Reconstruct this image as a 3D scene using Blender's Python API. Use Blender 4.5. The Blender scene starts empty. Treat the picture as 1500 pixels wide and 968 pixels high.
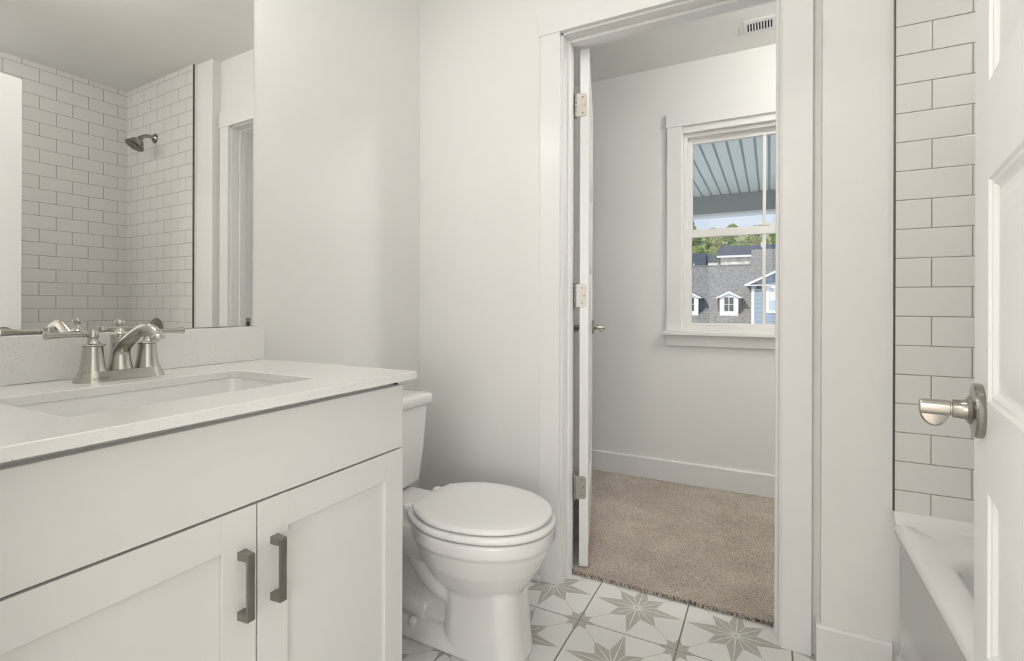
import bpy, bmesh, math, random
from mathutils import Vector, Matrix, noise
random.seed(7)
PI = math.pi
scene = bpy.context.scene
COL = scene.collection

# ------------------------------------------------------------------ camera
EYE = 1.0336
cam_d = bpy.data.cameras.new('camera')
cam = bpy.data.objects.new('camera', cam_d)
COL.objects.link(cam)
cam_d.sensor_fit = 'HORIZONTAL'
cam_d.sensor_width = 36.0
cam_d.lens = 731.7 * 36.0 / 1500.0
cam_d.shift_y = -36.2 / 1500.0
cam_d.clip_start = 0.02
cam_d.clip_end = 500
YAW = math.radians(27.318)
ROLL = 0.00305
fwd = Vector((-math.sin(YAW), math.cos(YAW), 0))
rgt = Vector((math.cos(YAW), math.sin(YAW), 0))
up = Vector((0, 0, 1))
r2 = rgt * math.cos(ROLL) + up * math.sin(ROLL)
u2 = up * math.cos(ROLL) - rgt * math.sin(ROLL)
cam.matrix_world = Matrix(((r2.x, u2.x, -fwd.x, 0), (r2.y, u2.y, -fwd.y, 0), (r2.z, u2.z, -fwd.z, EYE), (0, 0, 0, 1)))
scene.camera = cam

# ------------------------------------------------------------------ view, world, lights
scene.view_settings.view_transform = 'Standard'
scene.view_settings.look = 'None'
scene.view_settings.gamma = 1.0
scene.view_settings.exposure = 0.0
scene.view_settings.use_curve_mapping = False

world = bpy.data.worlds.new('sky')
scene.world = world
world.use_nodes = True
wn = world.node_tree
wn.nodes.clear()
wo = wn.nodes.new('ShaderNodeOutputWorld')
wb = wn.nodes.new('ShaderNodeBackground')
tc = wn.nodes.new('ShaderNodeTexCoord')
sp = wn.nodes.new('ShaderNodeSeparateXYZ')
rp = wn.nodes.new('ShaderNodeValToRGB')
rp.color_ramp.elements[0].position = 0.0
rp.color_ramp.elements[0].color = (0.86, 0.92, 1.0, 1)
rp.color_ramp.elements[1].position = 0.7
rp.color_ramp.elements[1].color = (0.36, 0.55, 0.95, 1)
wn.links.new(tc.outputs['Generated'], sp.inputs[0])
wn.links.new(sp.outputs['Z'], rp.inputs[0])
wn.links.new(rp.outputs[0], wb.inputs[0])
wb.inputs[1].default_value = 0.95
wn.links.new(wb.outputs[0], wo.inputs[0])


def light(name, kind, loc, energy, color=(1, 1, 1), size=None, size_y=None, direction=None, **kw):
    d = bpy.data.lights.new(name, kind)
    d.energy = energy
    d.color = color
    if kind == 'AREA':
        d.shape = 'RECTANGLE'
        d.size = size
        d.size_y = size_y or size
    if kind in ('POINT', 'SPOT') and size:
        d.shadow_soft_size = size
    for k, v in kw.items():
        setattr(d, k, v)
    o = bpy.data.objects.new(name, d)
    COL.objects.link(o)
    o.location = loc
    if direction is not None:
        o.rotation_mode = 'QUATERNION'
        o.rotation_quaternion = Vector(direction).to_track_quat('-Z', 'Y')
    return o


SUN = light('sun', 'SUN', (0, -20, 30), 3.2, (1.0, 0.95, 0.87), direction=(0.45, 0.80, -0.75), angle=0.01)
WARM = (1.0, 0.985, 0.97)
# fill added behind the camera, standing for unseen bedroom windows and lamp
light('bedroom_back_fill', 'AREA', (1.0, -3.2, 1.30), 33, (1.0, 0.99, 0.985), 1.0, 1.5, (-0.30, 1, 0.0))
light('bedroom_side_fill', 'AREA', (-2.5, -1.7, 1.35), 78, (1.0, 0.99, 0.985), 1.9, 1.5, (1, 0.0, 0.0))
light('bedroom_ceiling_fill', 'POINT', (-0.4, -1.5, 2.385), 27, WARM, 0.05)  # unseen lamp, added for bounce through the doorway
# fill added at the ceiling of bathroom, tub and closet, sources unseen
light('bathroom_ceiling_fill', 'POINT', (-0.30, 0.80, 2.385), 6.8, WARM, 0.05)  # unseen lamp, added to lift the whole bathroom
light('tub_ceiling_fill', 'POINT', (0.93, 0.40, 2.37), 7.2, WARM, 0.05)  # unseen lamp, added to lighten the tub tile
light('closet_ceiling_fill', 'POINT', (0.78, 2.25, 2.36), 31.0, WARM, 0.08)  # unseen lamp, added to brighten the closet walls
VANITY_W = 1.12

# ------------------------------------------------------------------ materials
MATS = {}


def principled(name, color, rough=0.5, metal=0.0, coat=0.0, spec=0.5, bump=None):
    m = bpy.data.materials.new(name)
    m.use_nodes = True
    nt = m.node_tree
    b = nt.nodes['Principled BSDF']
    b.inputs['Base Color'].default_value = (*color, 1)
    b.inputs['Roughness'].default_value = rough
    b.inputs['Metallic'].default_value = metal
    b.inputs['Specular IOR Level'].default_value = spec
    if coat:
        b.inputs['Coat Weight'].default_value = coat
        b.inputs['Coat Roughness'].default_value = 0.06
    if bump:
        sc, st, dist = bump
        n = nt.nodes.new('ShaderNodeTexNoise')
        n.inputs['Scale'].default_value = sc
        n.inputs['Detail'].default_value = 4
        c = nt.nodes.new('ShaderNodeTexCoord')
        nt.links.new(c.outputs['Object'], n.inputs['Vector'])
        bp = nt.nodes.new('ShaderNodeBump')
        bp.inputs['Strength'].default_value = st
        bp.inputs['Distance'].default_value = dist
        nt.links.new(n.outputs['Fac'], bp.inputs['Height'])
        nt.links.new(bp.outputs[0], b.inputs['Normal'])
    MATS[name] = m
    return m


def noise_mix(m, c1, c2, scale, detail=4, lo=0.4, hi=0.6, rough=0.5, vec_scale=None):
    """procedural colour variation between c1 and c2 (object space)"""
    nt = m.node_tree
    b = nt.nodes['Principled BSDF']
    c = nt.nodes.new('ShaderNodeTexCoord')
    n = nt.nodes.new('ShaderNodeTexNoise')
    n.inputs['Scale'].default_value = scale
    n.inputs['Detail'].default_value = detail
    n.inputs['Roughness'].default_value = rough
    src = c.outputs['Object']
    if vec_scale:
        mp = nt.nodes.new('ShaderNodeMapping')
        mp.inputs['Scale'].default_value = vec_scale
        nt.links.new(src, mp.inputs[0])
        src = mp.outputs[0]
    nt.links.new(src, n.inputs['Vector'])
    r = nt.nodes.new('ShaderNodeValToRGB')
    r.color_ramp.elements[0].position = lo
    r.color_ramp.elements[0].color = (*c1, 1)
    r.color_ramp.elements[1].position = hi
    r.color_ramp.elements[1].color = (*c2, 1)
    nt.links.new(n.outputs['Fac'], r.inputs[0])
    nt.links.new(r.outputs[0], b.inputs['Base Color'])
    return m


WALL = principled('wall_paint', (0.86, 0.854, 0.826), 0.62, bump=(260, 0.05, 0.001))
CEIL = principled('ceiling_paint', (0.88, 0.872, 0.845), 0.8)
TRIM = principled('trim_paint', (0.855, 0.848, 0.828), 0.3)
CAB = principled('cabinet_paint', (0.80, 0.79, 0.765), 0.33)
CERAMIC = principled('white_ceramic', (0.85, 0.84, 0.815), 0.09, coat=0.4)
SINKC = principled('sink_ceramic', (0.92, 0.912, 0.89), 0.08, coat=0.4)
SEATM = principled('toilet_seat_plastic', (0.90, 0.893, 0.87), 0.16)
ACRYL = principled('tub_acrylic', (0.86, 0.85, 0.825), 0.14)
NICKEL = principled('brushed_nickel', (0.54, 0.52, 0.48), 0.20, 1.0)
NICKELH = principled('hinge_nickel', (0.36, 0.34, 0.31), 0.42, 1.0)
NICKELD = principled('satin_nickel_handle', (0.30, 0.285, 0.26), 0.24, 1.0)
NICKELK = principled('dark_nickel_pipe', (0.36, 0.34, 0.31), 0.24, 1.0)
BLACKM = principled('dark_edge_metal', (0.12, 0.115, 0.105), 0.4, 0.6)
DARK = principled('dark_void', (0.03, 0.028, 0.025), 0.8)
MIRROR = principled('mirror_glass', (0.93, 0.93, 0.92), 0.0, 1.0)
VINYL = principled('window_vinyl', (0.83, 0.82, 0.79), 0.35)
WIREW = principled('white_wire', (0.84, 0.83, 0.8), 0.35)
PORCHC = principled('porch_ceiling_paint', (0.83, 0.86, 0.79), 0.28)
PORCHB = principled('porch_beam_paint', (0.32, 0.34, 0.33), 0.5)
PORCHG = principled('porch_groove_paint', (0.36, 0.41, 0.40), 0.5)
XWHITE = principled('exterior_white', (0.86, 0.86, 0.84), 0.5)
XDARK = principled('exterior_window_glass', (0.07, 0.08, 0.08), 0.08)
XBLUEGL = principled('exterior_blue_glass', (0.50, 0.60, 0.64), 0.1)
XSLATE = principled('blue_slate_shingle', (0.10, 0.125, 0.165), 0.8)
noise_mix(XSLATE, (0.050, 0.060, 0.078), (0.085, 0.098, 0.120), 6, 6, 0.3, 0.7)
XSHINGLE = principled('grey_shingle', (0.25, 0.245, 0.235), 0.9)
noise_mix(XSHINGLE, (0.10, 0.095, 0.088), (0.40, 0.375, 0.34), 8.5, 8, 0.34, 0.66, 0.8, (1.0, 1.0, 2.0))
XSTONE = principled('cream_stone', (0.6, 0.57, 0.48), 0.9)
noise_mix(XSTONE, (0.48, 0.44, 0.35), (0.80, 0.77, 0.68), 2.2, 5, 0.35, 0.65)
XBOUNCE = principled('pale_bounce_ground', (0.78, 0.76, 0.71), 0.9)  # unseen ground and porch floor, pale to bounce light onto the porch ceiling
XGRASS = principled('lawn', (0.16, 0.2, 0.09), 0.9)
noise_mix(XGRASS, (0.12, 0.16, 0.06), (0.2, 0.23, 0.1), 0.6)
BARK = principled('tree_bark', (0.16, 0.12, 0.09), 0.9)
EXTW = principled('house_exterior', (0.5, 0.5, 0.48), 0.8)
BULB = principled('lamp_glass', (1, 0.97, 0.9), 0.3)
_b = BULB.node_tree.nodes['Principled BSDF']
_b.inputs['Emission Color'].default_value = (1.0, 0.95, 0.86, 1)
_b.inputs['Emission Strength'].default_value = 2.0

# light brushed lines on the nickel: anisotropic-looking roughness noise
for m in (NICKEL, NICKELK):
    nt = m.node_tree
    b = nt.nodes['Principled BSDF']
    c = nt.nodes.new('ShaderNodeTexCoord')
    mp = nt.nodes.new('ShaderNodeMapping')
    mp.inputs['Scale'].default_value = (1400, 1400, 60)
    n = nt.nodes.new('ShaderNodeTexNoise')
    n.inputs['Scale'].default_value = 1.0
    bp = nt.nodes.new('ShaderNodeBump')
    bp.inputs['Strength'].default_value = 0.04
    bp.inputs['Distance'].default_value = 0.0004
    nt.links.new(c.outputs['Object'], mp.inputs[0])
    nt.links.new(mp.outputs[0], n.inputs['Vector'])
    nt.links.new(n.outputs['Fac'], bp.inputs['Height'])
    nt.links.new(bp.outputs[0], b.inputs['Normal'])

# quartz: off-white with fine grey flecks
QUARTZ = principled('speckled_quartz', (0.8, 0.785, 0.74), 0.18)
nt = QUARTZ.node_tree
b = nt.nodes['Principled BSDF']
c = nt.nodes.new('ShaderNodeTexCoord')
v = nt.nodes.new('ShaderNodeTexVoronoi')
v.inputs['Scale'].default_value = 230
v.inputs['Randomness'].default_value = 1.0
n = nt.nodes.new('ShaderNodeTexNoise')
n.inputs['Scale'].default_value = 45
n.inputs['Detail'].default_value = 3
r = nt.nodes.new('ShaderNodeValToRGB')
r.color_ramp.elements[0].position = 0.10
r.color_ramp.elements[0].color = (1, 1, 1, 1)
r.color_ramp.elements[1].position = 0.22
r.color_ramp.elements[1].color = (0, 0, 0, 1)
r3 = nt.nodes.new('ShaderNodeValToRGB')
r3.color_ramp.elements[0].position = 0.42
r3.color_ramp.elements[0].color = (0, 0, 0, 1)
r3.color_ramp.elements[1].position = 0.64
r3.color_ramp.elements[1].color = (1, 1, 1, 1)
mu = nt.nodes.new('ShaderNodeMath')
mu.operation = 'MULTIPLY'
mx = nt.nodes.new('ShaderNodeMix')
mx.data_type = 'RGBA'
mx.inputs[6].default_value = (0.865, 0.857, 0.832, 1)
mx.inputs[7].default_value = (0.47, 0.45, 0.41, 1)
nt.links.new(c.outputs['Object'], v.inputs['Vector'])
nt.links.new(c.outputs['Object'], n.inputs['Vector'])
nt.links.new(v.outputs['Distance'], r.inputs[0])
nt.links.new(n.outputs['Fac'], r3.inputs[0])
nt.links.new(r.outputs[0], mu.inputs[0])
nt.links.new(r3.outputs[0], mu.inputs[1])
nt.links.new(mu.outputs[0], mx.inputs[0])
nt.links.new(mx.outputs[2], b.inputs['Base Color'])

# subway tile -------------------------------------------------------
TW, TH = 0.1556, 0.0778


def tile_mat(name, axis, off, tw):
    m = principled(name, (0.7, 0.68, 0.64), 0.12)
    nt = m.node_tree
    b = nt.nodes['Principled BSDF']
    g = nt.nodes.new('ShaderNodeNewGeometry')
    s = nt.nodes.new('ShaderNodeSeparateXYZ')
    nt.links.new(g.outputs['Position'], s.inputs[0])
    a1 = nt.nodes.new('ShaderNodeMath')
    a1.operation = 'ADD'
    a1.inputs[1].default_value = off
    a2 = nt.nodes.new('ShaderNodeMath')
    a2.operation = 'ADD'
    a2.inputs[1].default_value = -0.5417 + 8 * TH
    nt.links.new(s.outputs[axis], a1.inputs[0])
    nt.links.new(s.outputs['Z'], a2.inputs[0])
    cb = nt.nodes.new('ShaderNodeCombineXYZ')
    nt.links.new(a1.outputs[0], cb.inputs[0])
    nt.links.new(a2.outputs[0], cb.inputs[1])

    def brick(smooth, mortar):
        bk = nt.nodes.new('ShaderNodeTexBrick')
        bk.offset = 0.5
        bk.offset_frequency = 2
        bk.squash = 1.0
        bk.inputs['Scale'].default_value = 1.0
        bk.inputs['Mortar Size'].default_value = mortar
        bk.inputs['Mortar Smooth'].default_value = smooth
        bk.inputs['Bias'].default_value = 0.0
        bk.inputs['Brick Width'].default_value = tw
        bk.inputs['Row Height'].default_value = TH
        bk.inputs['Color1'].default_value = (0.785, 0.77, 0.74, 1)
        bk.inputs['Color2'].default_value = (0.80, 0.785, 0.755, 1)
        bk.inputs['Mortar'].default_value = (0.30, 0.28, 0.25, 1)
        nt.links.new(cb.outputs[0], bk.inputs['Vector'])
        return bk
    bk = brick(0.1, 0.0013)
    bk2 = brick(1.0, 0.0045)
    inv = nt.nodes.new('ShaderNodeMath')
    inv.operation = 'SUBTRACT'
    inv.inputs[0].default_value = 1.0
    nt.links.new(bk2.outputs['Fac'], inv.inputs[1])
    wv = nt.nodes.new('ShaderNodeTexNoise')
    wv.inputs['Scale'].default_value = 14
    nt.links.new(g.outputs['Position'], wv.inputs['Vector'])
    ad = nt.nodes.new('ShaderNodeMath')
    ad.operation = 'MULTIPLY_ADD'
    ad.inputs[1].default_value = 0.25
    nt.links.new(wv.outputs['Fac'], ad.inputs[0])
    nt.links.new(inv.outputs[0], ad.inputs[2])
    bp = nt.nodes.new('ShaderNodeBump')
    bp.inputs['Strength'].default_value = 0.5
    bp.inputs['Distance'].default_value = 0.0012
    nt.links.new(ad.outputs[0], bp.inputs['Height'])
    nt.links.new(bk.outputs['Color'], b.inputs['Base Color'])
    nt.links.new(bp.outputs[0], b.inputs['Normal'])
    rr = nt.nodes.new('ShaderNodeMath')
    rr.operation = 'MULTIPLY_ADD'
    rr.inputs[1].default_value = 0.6
    rr.inputs[2].default_value = 0.10
    nt.links.new(bk.outputs['Fac'], rr.inputs[0])
    nt.links.new(rr.outputs[0], b.inputs['Roughness'])
    return m


XB, YT, XL = 0.2974, 1.6715, 1.085
TILE_END = tile_mat('subway_tile_end', 'X', -(XB + 0.0795), 0.164)
TILE_SIDE = tile_mat('subway_tile_side', 'Y', -(YT - 0.0529) + 0.5 * TW, TW)

TILEW = principled('floor_tile_white', (0.80, 0.79, 0.76), 0.38)
TILEG = principled('floor_tile_grey', (0.47, 0.455, 0.415), 0.42)
TILEL = principled('floor_tile_line', (0.60, 0.585, 0.545), 0.42)
GROUT = principled('floor_grout', (0.27, 0.25, 0.22), 0.85)

CARPET = principled('carpet_pile', (0.42, 0.35, 0.29), 0.95, spec=0.1)
noise_mix(CARPET, (0.74, 0.665, 0.59), (0.96, 0.89, 0.81), 4.5, 8, 0.34, 0.66, 0.75)

nt = CARPET.node_tree
b = nt.nodes['Principled BSDF']
src = b.inputs['Base Color'].links[0].from_socket
c = nt.nodes.new('ShaderNodeTexCoord')
n = nt.nodes.new('ShaderNodeTexNoise')
n.inputs['Scale'].default_value = 230
n.inputs['Detail'].default_value = 2
nt.links.new(c.outputs['Object'], n.inputs['Vector'])
r = nt.nodes.new('ShaderNodeValToRGB')
r.color_ramp.elements[0].position = 0.36
r.color_ramp.elements[0].color = (0.56, 0.54, 0.52, 1)
r.color_ramp.elements[1].position = 0.58
r.color_ramp.elements[1].color = (1.0, 1.0, 1.0, 1)
nt.links.new(n.outputs['Fac'], r.inputs[0])
mx = nt.nodes.new('ShaderNodeMix')
mx.data_type = 'RGBA'
mx.blend_type = 'MULTIPLY'
mx.inputs[0].default_value = 1.0
nt.links.new(src, mx.inputs[6])
nt.links.new(r.outputs[0], mx.inputs[7])
nt.links.new(mx.outputs[2], b.inputs['Base Color'])
CARPETB = principled('carpet_backing_yarn', (0.16, 0.13, 0.105), 0.95, spec=0.1)

SIDING = principled('blue_siding', (0.27, 0.40, 0.55), 0.6)
nt = SIDING.node_tree
b = nt.nodes['Principled BSDF']
g = nt.nodes.new('ShaderNodeNewGeometry')
s = nt.nodes.new('ShaderNodeSeparateXYZ')
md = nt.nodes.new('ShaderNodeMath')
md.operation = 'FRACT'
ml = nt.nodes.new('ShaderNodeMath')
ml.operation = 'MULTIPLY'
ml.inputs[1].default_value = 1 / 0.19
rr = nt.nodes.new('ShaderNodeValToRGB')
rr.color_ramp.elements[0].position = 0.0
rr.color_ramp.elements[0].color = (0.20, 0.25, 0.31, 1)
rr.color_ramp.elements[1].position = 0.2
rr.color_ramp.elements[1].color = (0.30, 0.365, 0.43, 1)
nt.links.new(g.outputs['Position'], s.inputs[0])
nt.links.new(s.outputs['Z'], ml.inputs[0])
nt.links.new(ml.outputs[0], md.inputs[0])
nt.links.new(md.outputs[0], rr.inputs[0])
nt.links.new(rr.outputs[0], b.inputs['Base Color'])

LEAFS = []
for i, (ca, cb_) in enumerate((((0.10, 0.16, 0.04), (0.36, 0.42, 0.13)), ((0.16, 0.20, 0.07), (0.46, 0.45, 0.20)), ((0.07, 0.12, 0.04), (0.26, 0.33, 0.12)))):
    m = principled('foliage_%s' % 'abc'[i], ca, 0.9)
    noise_mix(m, ca, cb_, 1.6, 8, 0.38, 0.62, 0.8)
    LEAFS.append(m)

GLASS = bpy.data.materials.new('window_glass')
GLASS.use_nodes = True
nt = GLASS.node_tree
nt.nodes.clear()
o_ = nt.nodes.new('ShaderNodeOutputMaterial')
mxs = nt.nodes.new('ShaderNodeMixShader')
tr = nt.nodes.new('ShaderNodeBsdfTransparent')
tr.inputs[0].default_value = (0.97, 0.98, 0.975, 1)
gl = nt.nodes.new('ShaderNodeBsdfGlossy')
gl.inputs['Roughness'].default_value = 0.0
fr = nt.nodes.new('ShaderNodeFresnel')
fr.inputs['IOR'].default_value = 1.45
nt.links.new(fr.outputs[0], mxs.inputs[0])
nt.links.new(tr.outputs[0], mxs.inputs[1])
nt.links.new(gl.outputs[0], mxs.inputs[2])
nt.links.new(mxs.outputs[0], o_.inputs[0])


# ------------------------------------------------------------------ mesh helpers
class MB:
    def __init__(self):
        self.v = []
        self.f = []
        self.mi = []
        self.m = 0

    def add(self, vs, fs, mi=None):
        k = len(self.v)
        self.v += [tuple(p) for p in vs]
        for f in fs:
            self.f.append(tuple(i + k for i in f))
            self.mi.append(self.m if mi is None else mi)

    def box(self, x0, x1, y0, y1, z0, z1, M=None, bev=0.0, mi=None):
        if bev:
            bm = bmesh.new()
            bmesh.ops.create_cube(bm, size=1)
            for p in bm.verts:
                p.co = Vector(((x0 + x1) / 2 + p.co.x * (x1 - x0), (y0 + y1) / 2 + p.co.y * (y1 - y0), (z0 + z1) / 2 + p.co.z * (z1 - z0)))
            bmesh.ops.bevel(bm, geom=list(bm.edges), offset=bev, segments=2, profile=0.5, affect='EDGES')
            bm.verts.index_update()
            vs = [p.co.copy() for p in bm.verts]
            fs = [[q.index for q in f.verts] for f in bm.faces]
            bm.free()
        else:
            vs = [Vector(p) for p in ((x0, y0, z0), (x1, y0, z0), (x1, y1, z0), (x0, y1, z0), (x0, y0, z1), (x1, y0, z1), (x1, y1, z1), (x0, y1, z1))]
            fs = [(3, 2, 1, 0), (4, 5, 6, 7), (0, 1, 5, 4), (1, 2, 6, 5), (2, 3, 7, 6), (3, 0, 4, 7)]
        if M is not None:
            vs = [M @ p for p in vs]
        self.add(vs, fs, mi)
        return self

    def loft(self, rings, cap0=True, cap1=True, M=None, closed=True, mi=None):
        n = len(rings[0])
        vs = [Vector(p) for r in rings for p in r]
        if M is not None:
            vs = [M @ p for p in vs]
        fs = []
        for a in range(len(rings) - 1):
            for i in range(n if closed else n - 1):
                j = (i + 1) % n
                fs.append((a * n + i, a * n + j, (a + 1) * n + j, (a + 1) * n + i))
        if cap0:
            fs.append(tuple(reversed(range(n))))
        if cap1:
            fs.append(tuple((len(rings) - 1) * n + i for i in range(n)))
        self.add(vs, fs, mi)
        return self

    def lathe(self, prof, n=32, M=None, cap0=True, cap1=True, mi=None):
        """prof: (radius, height) along local z"""
        rings = [[(r * math.cos(2 * PI * i / n), r * math.sin(2 * PI * i / n), z) for i in range(n)] for r, z in prof]
        return self.loft(rings, cap0, cap1, M, mi=mi)

    def tube(self, pts, rad, n=16, smooth=0, cap=True, squash=1.0, mi=None):
        pts = [Vector(p) for p in pts]
        if not hasattr(rad, '__len__'):
            rad = [rad] * len(pts)
        if smooth:
            P, R = [], []
            for i in range(len(pts) - 1):
                p0 = pts[max(i - 1, 0)]
                p1, p2 = pts[i], pts[i + 1]
                p3 = pts[min(i + 2, len(pts) - 1)]
                for k in range(smooth):
                    t = k / smooth
                    P.append(0.5 * ((2 * p1) + (p2 - p0) * t + (2 * p0 - 5 * p1 + 4 * p2 - p3) * t * t + (3 * p1 - p0 - 3 * p2 + p3) * t ** 3))
                    R.append(rad[i] + (rad[i + 1] - rad[i]) * t)
            P.append(pts[-1])
            R.append(rad[-1])
            pts, rad = P, R
        rings = []
        t0 = (pts[1] - pts[0]).normalized()
        ref = Vector((0, 0, 1)) if abs(t0.z) < 0.9 else Vector((1, 0, 0))
        a = t0.cross(ref).normalized()
        for i, p in enumerate(pts):
            if i == 0:
                t = t0
            elif i == len(pts) - 1:
                t = (pts[i] - pts[i - 1]).normalized()
            else:
                t = (pts[i + 1] - pts[i - 1]).normalized()
            a = (a - t * a.dot(t)).normalized()
            b = t.cross(a)
            rings.append([p + (a * math.cos(2 * PI * k / n) + b * math.sin(2 * PI * k / n) * squash) * rad[i] for k in range(n)])
        return self.loft(rings, cap, cap, mi=mi)

    def prism(self, poly, z0, z1, M=None, mi=None):
        n = len(poly)
        return self.loft([[(x, y, z0) for x, y in poly], [(x, y, z1) for x, y in poly]], True, True, M, mi=mi)

    def obj(self, name, mat, parent=None, smooth=None, bevel=None, recalc=True):
        me = bpy.data.meshes.new(name)
        me.from_pydata(self.v, [], self.f)
        mats = mat if isinstance(mat, (list, tuple)) else [mat]
        for m_ in mats:
            me.materials.append(m_)
        if len(mats) > 1:
            me.polygons.foreach_set('material_index', self.mi)
        if recalc:
            bm = bmesh.new()
            bm.from_mesh(me)
            bmesh.ops.recalc_face_normals(bm, faces=bm.faces)
            bm.to_mesh(me)
            bm.free()
        o = bpy.data.objects.new(name, me)
        COL.objects.link(o)
        if bevel:
            md_ = o.modifiers.new('bevel', 'BEVEL')
            md_.width = bevel
            md_.segments = 2
            md_.limit_method = 'ANGLE'
            md_.angle_limit = math.radians(40)
        if smooth:
            me.polygons.foreach_set('use_smooth', [True] * len(me.polygons))
            me.set_sharp_from_angle(angle=math.radians(smooth))
        if parent:
            o.parent = parent
        me.update()
        return o


def tag(o, label, cat, group=None, kind=None):
    o['label'] = label
    o['category'] = cat
    if group:
        o['group'] = group
    if kind:
        o['kind'] = kind
    return o


def thing(name, label, cat, loc=(0, 0, 0), group=None, kind=None):
    o = bpy.data.objects.new(name, None)
    o.empty_display_size = 0.05
    COL.objects.link(o)
    o.location = loc
    return tag(o, label, cat, group, kind)


def put(o, root):
    """parent a mesh given in world coordinates to its thing, keeping its place"""
    o.parent = root
    o.matrix_parent_inverse = Matrix.Translation(root.location).inverted()
    return o


def struct(name, mb, mat, label, cat='wall', **kw):
    return tag(mb.obj(name, mat, **kw), label, cat, kind='structure')


def rrect(x0, x1, y0, y1, r, z, n=8, y_first=False):
    """rounded rectangle ring, 4*(n+1) points"""
    r = max(r, 1e-5)
    P = []
    for cx, cy, a0 in ((x1 - r, y1 - r, 0), (x0 + r, y1 - r, PI / 2), (x0 + r, y0 + r, PI), (x1 - r, y0 + r, 3 * PI / 2)):
        for k in range(n + 1):
            a = a0 + PI / 2 * k / n
            P.append((cx + r * math.cos(a), cy + r * math.sin(a), z))
    return P


def axis_matrix(origin, z_dir, x_dir=None):
    z = Vector(z_dir).normalized()
    x = Vector(x_dir) if x_dir is not None else (Vector((0, 0, 1)) if abs(z.z) < 0.9 else Vector((1, 0, 0)))
    x = (x - z * x.dot(z)).normalized()
    y = z.cross(x)
    o = Vector(origin)
    return Matrix(((x.x, y.x, z.x, o.x), (x.y, y.y, z.y, o.y), (x.z, y.z, z.z, o.z), (0, 0, 0, 1)))


def side_quad(mb, x0, x1, y0a, y0b, y1a, y1b, z0, z1):
    """a slab whose two long faces run from (x0,y..) to (x1,y..)"""
    vs = [(x0, y0a, z0), (x1, y1a, z0), (x1, y1b, z0), (x0, y0b, z0), (x0, y0a, z1), (x1, y1a, z1), (x1, y1b, z1), (x0, y0b, z1)]
    mb.add(vs, [(3, 2, 1, 0), (4, 5, 6, 7), (0, 1, 5, 4), (1, 2, 6, 5), (2, 3, 7, 6), (3, 0, 4, 7)])


# ------------------------------------------------------------------ room shell
CZ = 2.44                 # ceiling height
YW, YW2 = 1.737, 1.855    # doorway wall, both faces
YN, YN2 = 0.145, 0.03     # entry wall, both faces
JL, JR = -0.685, 0.026    # closet doorway jamb faces
YC = 3.02                 # closet back wall
CXL, CXR = -1.62, 1.25    # closet side walls


def wl(y):                # left wall plane, a touch out of square as in the photograph
    return -1.348 + 0.025 * (y - 1.737)


mb = MB()
vs = []
for z in (0, CZ):
    vs += [(wl(YN), YN, z), (wl(YW + 0.06), YW + 0.06, z), (wl(YW) - 0.12, YW + 0.06, z), (wl(YN) - 0.12, YN, z)]
mb.add(vs, [(3, 2, 1, 0), (4, 5, 6, 7), (0, 1, 5, 4), (1, 2, 6, 5), (2, 3, 7, 6), (3, 0, 4, 7)])
struct('wall_left', mb, WALL, 'pale painted wall behind the mirror, vanity and toilet')

mb = MB()
mb.box(-1.62, JL - 0.02, YW, YW2, 0, CZ)
mb.box(JR + 0.02, 1.2, YW, YW2, 0, CZ)
mb.box(JL - 0.02, JR + 0.02, YW, YW2, 2.06, CZ)
struct('wall_back', mb, WALL, 'pale painted wall with the doorway to the carpeted closet')

mb = MB()
mb.box(0.1333, 1.2, 1.69, YW, 0, CZ)
struct('wall_shower_stub', mb, WALL, 'narrow painted wall between door casing and shower tile')

mb = MB()
mb.box(XB + 0.003, XL + 0.02, YT, 1.69, 0.484, CZ)
struct('wall_shower_end', mb, TILE_END, 'white subway tile wall at the shower head end of the tub')
mb = MB()
mb.box(XL, XL + 0.11, YN, YT, 0.484, CZ)
struct('wall_shower_side', mb, TILE_SIDE, 'long white subway tile wall along the tub, seen in the mirror')
mb = MB()
mb.box(XB - 0.0010, XB + 0.003, YT - 0.0012, YT + 0.0085, 0.484, CZ, bev=0.0006)
struct('trim_tile_edge', mb, BLACKM, 'thin dark metal strip closing the edge of the shower tile', 'trim')

mb = MB()
mb.box(XB - 0.0005, XB + 0.003, YT + 0.0085, 1.6895, 0.484, CZ)
struct('trim_tile_caulk', mb, TRIM, 'white caulk line between the dark tile edge and the painted stub wall', 'trim')
mb = MB()
mb.box(-1.6, -0.64, YN2, YN, 0, CZ)
mb.box(0.175, 1.2, YN2, YN, 0, CZ)
mb.box(-0.64, 0.175, YN2, YN, 2.06, CZ)
struct('wall_entry', mb, WALL, 'painted wall with the entry doorway the camera looks through')
mb = MB()
mb.box(-0.64, -0.612, YN2 - 0.002, YN + 0.002, 0, 2.06)
mb.box(0.147, 0.175, YN2 - 0.002, YN + 0.002, 0, 2.06)
mb.box(-0.64, 0.175, YN2 - 0.002, YN + 0.002, 2.045, 2.07)
struct('trim_entry_jamb', mb, TRIM, 'white jamb lining of the entry doorway beside the camera', 'door frame')

mb = MB()
mb.box(-1.62, 1.25, YN2, YW2, CZ, CZ + 0.1)
struct('ceiling', mb, CEIL, 'flat white bathroom ceiling, seen in the mirror', 'ceiling')
mb = MB()
mb.box(-1.75, 1.35, YW2 + 0.0, YC + 0.15, CZ, CZ + 0.1)
struct('ceiling_closet', mb, CEIL, 'flat white closet ceiling with an air register', 'ceiling')

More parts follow.
